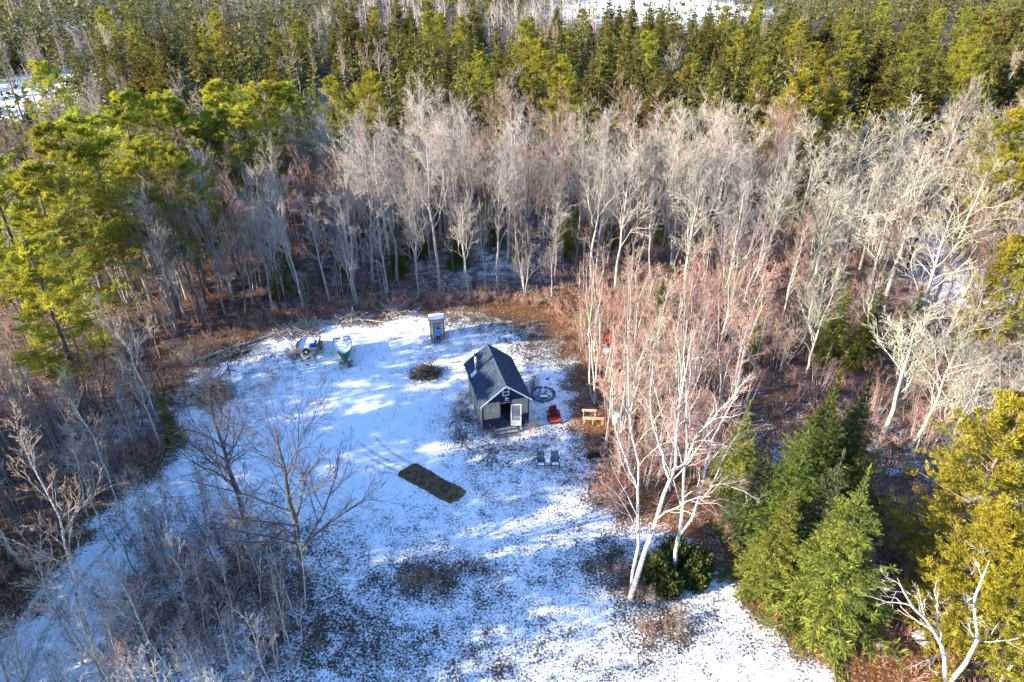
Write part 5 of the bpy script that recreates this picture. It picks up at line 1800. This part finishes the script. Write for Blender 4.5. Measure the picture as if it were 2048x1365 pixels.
for x in (-.40, .40):
    MB().box((x, .9, .50), (.22, .62, .06)).build('fender', M['red_paint'], mw)
MB().box((0, .72, .60), (.46, .44, .12)).build('seat', M['red_seat'], mw)
MB().box((0, .98, .84), (.46, .10, .48), rx=-.15).build('backrest', M['red_seat'], mw)
MB().box((0, 1.22, .55), (.56, .4, .28)).build('engine', M['black_metal'], mw)
for x in (-.30, .30):
    MB().tube([(x, .55, .5), (x, .42, .8), (x * .35, .36, .86)], .018, 5).build('control_lever', M['black_metal'], mw)

# ---- bench, double chair, post, log, stand
kx, ky = at(1182, 850)
bn = thing('wooden_bench', 'tan wooden bench with a plank back at the edge of the red thicket', 'bench', (kx, ky, gz(kx, ky)), R(-3))
MB().box((.15, .1, .52), (1.65, .30, .05)).build('seat', M['tan_wood'], bn)
MB().box((-.15, .5, .98), (1.15, .04, .20), rx=-.1).build('backrest', M['tan_wood'], bn)
for x in (-.55, .12, .85):
    MB().span((x - .035, -.03, 0), (x + .035, .04, .495)).build('leg', M['tan_wood'], bn)
for x in (-.6, .3):
    MB().box((x, .47, .5), (.06, .06, 1.0)).build('back_post', M['tan_wood'], bn)

dx_, dy_ = at(1096, 938)
dc_ = thing('double_chair', 'dark grey slatted double garden chair with a middle table, dusted with snow', 'chair', (dx_, dy_, gz(dx_, dy_)), R(2))
for sx_ in (-.52, .52):
    for i in range(5):
        MB().box((sx_ - .22 + i * .11, .62, .62), (.095, .025, .78), rx=-.38).build('back_slat', M['chair_grey'], dc_)
        MB().box((sx_ - .22 + i * .11, .22, .36), (.095, .52, .025), rx=.12).build('seat_slat', M['chair_grey'], dc_)
    MB().box((sx_, .10, .380), (.44, .22, .02), rx=.12).build('seat_snow', M['snow'], dc_)
for i in range(3):
    MB().box((-.11 + i * .11, .30, .52), (.095, .50, .025)).build('table_slat', M['chair_grey'], dc_)
MB().box((0, .30, .545), (.30, .46, .03)).build('table_snow', M['snow'], dc_)
for x in (-.84, .84):
    MB().box((x, .30, .56), (.12, .62, .03)).build('armrest', M['chair_grey'], dc_)
    MB().box((x, .20, .585), (.07, .3, .02)).build('arm_snow', M['snow'], dc_)
for x in (-.82, -.22, .22, .82):
    MB().box((x, .02, .27), (.05, .06, .54)).build('leg', M['chair_grey'], dc_)
    MB().box((x, .62, .2), (.05, .06, .4)).build('leg', M['chair_grey'], dc_)
MB().box((0, -.02, .33), (1.7, .03, .08)).build('front_rail', M['chair_grey'], dc_)
px_, py_ = at(1177, 992)
ps = thing('garden_post', 'thin dark post with a small cross arm at the right of the lawn', 'post', (px_, py_, gz(px_, py_)))
MB().cyl((0, 0, 0), (.02, 0, 1.55), .05, .04, 8).build('pole', M['char'], ps)
MB().box((-.1, 0, 1.52), (.34, .06, .06)).build('cross_arm', M['char'], ps)
MB().lathe((0, 0, 0), [(.17, -.02), (.12, .08), (.06, .14)], 9).build('foot', M['gold_base'], ps)
g_x, g_y = at(1186, 914)
lg = thing('charred_log', 'short black log lying at the edge of the brush with a pale stick beside it', 'log', (g_x, g_y, gz(g_x, g_y)), .15)
MB().cyl((-.35, 0, .16), (.75, .2, .15), .17, .14, 12).build('log_body', M['char'], lg)
MB().cyl((-.2, -.3, .08), (1.6, -.45, .10), .04, .03, 7).build('pale_stick', M['stick'], lg)
vx, vy = at(1087, 878)
sd_ = thing('metal_stand', 'thin dark upright metal stand in the snow right of the cabin steps', 'stand', (vx, vy, gz(vx, vy)), R(20))
for x, y, l in ((-.25, .1, 1.45), (.0, -.1, 1.3), (.22, .05, 1.2)):
    MB().cyl((x - .1, y, 1.0 * l), (x + .06, y - .1, 0), .018, n=5).build('leg', M['black_metal'], sd_)
MB().cyl((-.34, .1, 1.35), (.05, -.02, 1.28), .016, n=5).build('top_bar', M['black_metal'], sd_)
MB().cyl((-.2, .05, .5), (.2, 0, .45), .016, n=5).build('cross_bar', M['black_metal'], sd_)

# ---- red canoe and blue things in the thicket
k0, k1 = at(1206, 660), at(1231, 698)
kyaw = math.atan2(k1[1] - k0[1], k1[0] - k0[0])
kl = math.hypot(k1[0] - k0[0], k1[1] - k0[1])
kn = thing('red_canoe', 'red canoe lying bottom up in the brush right of the clearing', 'canoe', (k0[0], k0[1], gz(*k0) + .1), kyaw)
V, F = [], []
for i in range(13):
    t = i / 12
    hb = .42 * math.sin(math.pi * min(max(t, .01), .99)) ** .7 + .01
    for j in range(9):
        a = math.pi * j / 8
        V.append((t * max(kl, 4.2), hb * math.cos(a), .06 + .12 * (2 * t - 1) ** 2 * 0 + .40 * math.sin(a) * math.sin(math.pi * min(max(t, .03), .97)) ** .4))
for i in range(12):
    for j in range(8):
        F.append((i * 9 + j, i * 9 + j + 1, (i + 1) * 9 + j + 1, (i + 1) * 9 + j))
hl = MB().add(V, F).build('hull', M['red_paint'], kn, True)
hl.modifiers.new('thick', 'SOLIDIFY').thickness = .02
MB().tube([(V[i * 9 + 4][0], 0, V[i * 9 + 4][2] + .01) for i in range(13)], .015, 5).build('keel', M['red_seat'], kn)
bx_, by_ = at(1216, 706)
tb = thing('tarp_bundle', 'light blue bundle lying below the red canoe', 'bundle', (bx_, by_, gz(bx_, by_)))
MB().blob((0, 0, .2), (.9, .7, .55), 61, 3, .15).build('tarp', M['pale_blue'], tb, True)
MB().torus((0, 0, .2), .36, .02, 'y', 18, 5).build('strap', M['black_metal'], tb)
bx_, by_ = at(1233, 848)
pdm = thing('pale_drum', 'pale blue upright drum half hidden behind the birch stems', 'drum', (bx_, by_, gz(bx_, by_)))
MB().lathe((0, 0, 0), [(.27, 0), (.29, .05), (.28, .3), (.29, .33), (.28, .6), (.29, .85), (.25, .9)], 18).build('barrel', M['pale_blue'], pdm)
MB().cyl((.1, 0, .9), (.1, 0, .93), .05, n=8).build('bung', M['white_trim'], pdm)

# ---- rocks
for i, (px, py, s_, m_, lab) in enumerate(((1595, 1192, .75, 'stone', 'blue grey boulder in front of the big spruce at the lawn edge'), (1760, 1292, .55, 'stone', 'small pale round stone among the rust coloured leaves'), (1850, 1285, 1.3, 'stone', 'large flat tan stone beside the dead tree'), (1095, 760, .3, 'stone_dark', 'small dark stone behind the fire ring'), (370, 1105, .5, 'stone_dark', 'dark stone in the brush by the drive'))):
    x, y = at(px, py)
    tag(MB().blob((0, 0, s_ * .18), (s_, s_ * .8, s_ * .6), 130 + i, 3, .12).build('rock', M[m_], None, True, (x, y, gz(x, y)), i * 1.3), lab, 'rock')

# ---- piles of pale sticks and fallen logs along the back edge
for i, (px, py, rad, n, lab) in enumerate(((612, 660, 1.8, 160, 'tangled pile of pale sticks behind the trailer'), (700, 640, 1.5, 140, 'pile of pale sticks at the back edge of the clearing'), (570, 668, 1.4, 110, 'low pile of pale sticks at the left of the back edge'), (455, 705, 1.6, 110, 'dark stick pile along the left edge of the clearing'), (375, 715, 1.3, 120, 'upright tangle of pale twigs at the left edge'), (790, 625, 1.2, 90, 'small stick pile left of the outhouse'))):
    x, y = at(px, py)
    o = thing('stick_pile', lab, 'brush pile', (x, y, gz(x, y)))
    C_ = Cat()
    C_.add(*tube_mesh(*sticks(G(150 + i), n, rad, .45, 1.7, .028, .5 if i != 4 else 1.2), 4))
    o2 = link('sticks', C_.mesh('sticks', M['stick'] if i != 3 else M['log']), o)
    o2['kind'] = 'stuff'
for i, (p0, p1, r, lab) in enumerate((((395, 722), (560, 668), .12, 'long pale fallen log along the upper left edge of the clearing'), ((440, 720), (540, 690), .09, 'thin fallen pole lying below the long pale log'), ((700, 640), (790, 650), .07, 'thin fallen pole at the back edge of the clearing'), ((1195, 925), (1240, 915), .09, 'pale fallen stick at the edge of the red thicket'), ((800, 555), (900, 545), .12, 'fallen log in the snow under the hardwoods'))):
    a, b2 = at(*p0), at(*p1)
    L_ = math.hypot(b2[0] - a[0], b2[1] - a[1])
    k = 6
    g = G(170 + i)
    pts = [(L_ * j / (k - 1), g.normal(0, .06), r + .03 + g.uniform(0, .05)) for j in range(k)]
    o = thing('fallen_log', lab, 'log', (a[0], a[1], gz(*a)), math.atan2(b2[1] - a[1], b2[0] - a[0]))
    V, Q = tube_mesh(np.array([pts]), np.linspace(r, r * .6, k)[None], 8)
    link('log_body', new_mesh('log_body', V, Q, mat=M['log' if i in (1, 4) else 'stick'], smooth=True), o)
    for j in range(3):
        p = pts[1 + j]
        MB().cyl(p, (p[0] + .3, p[1] + g.uniform(-.5, .5), p[2] + .25), r * .3, r * .12, 5).build('branch_stub', M['stick'], o)
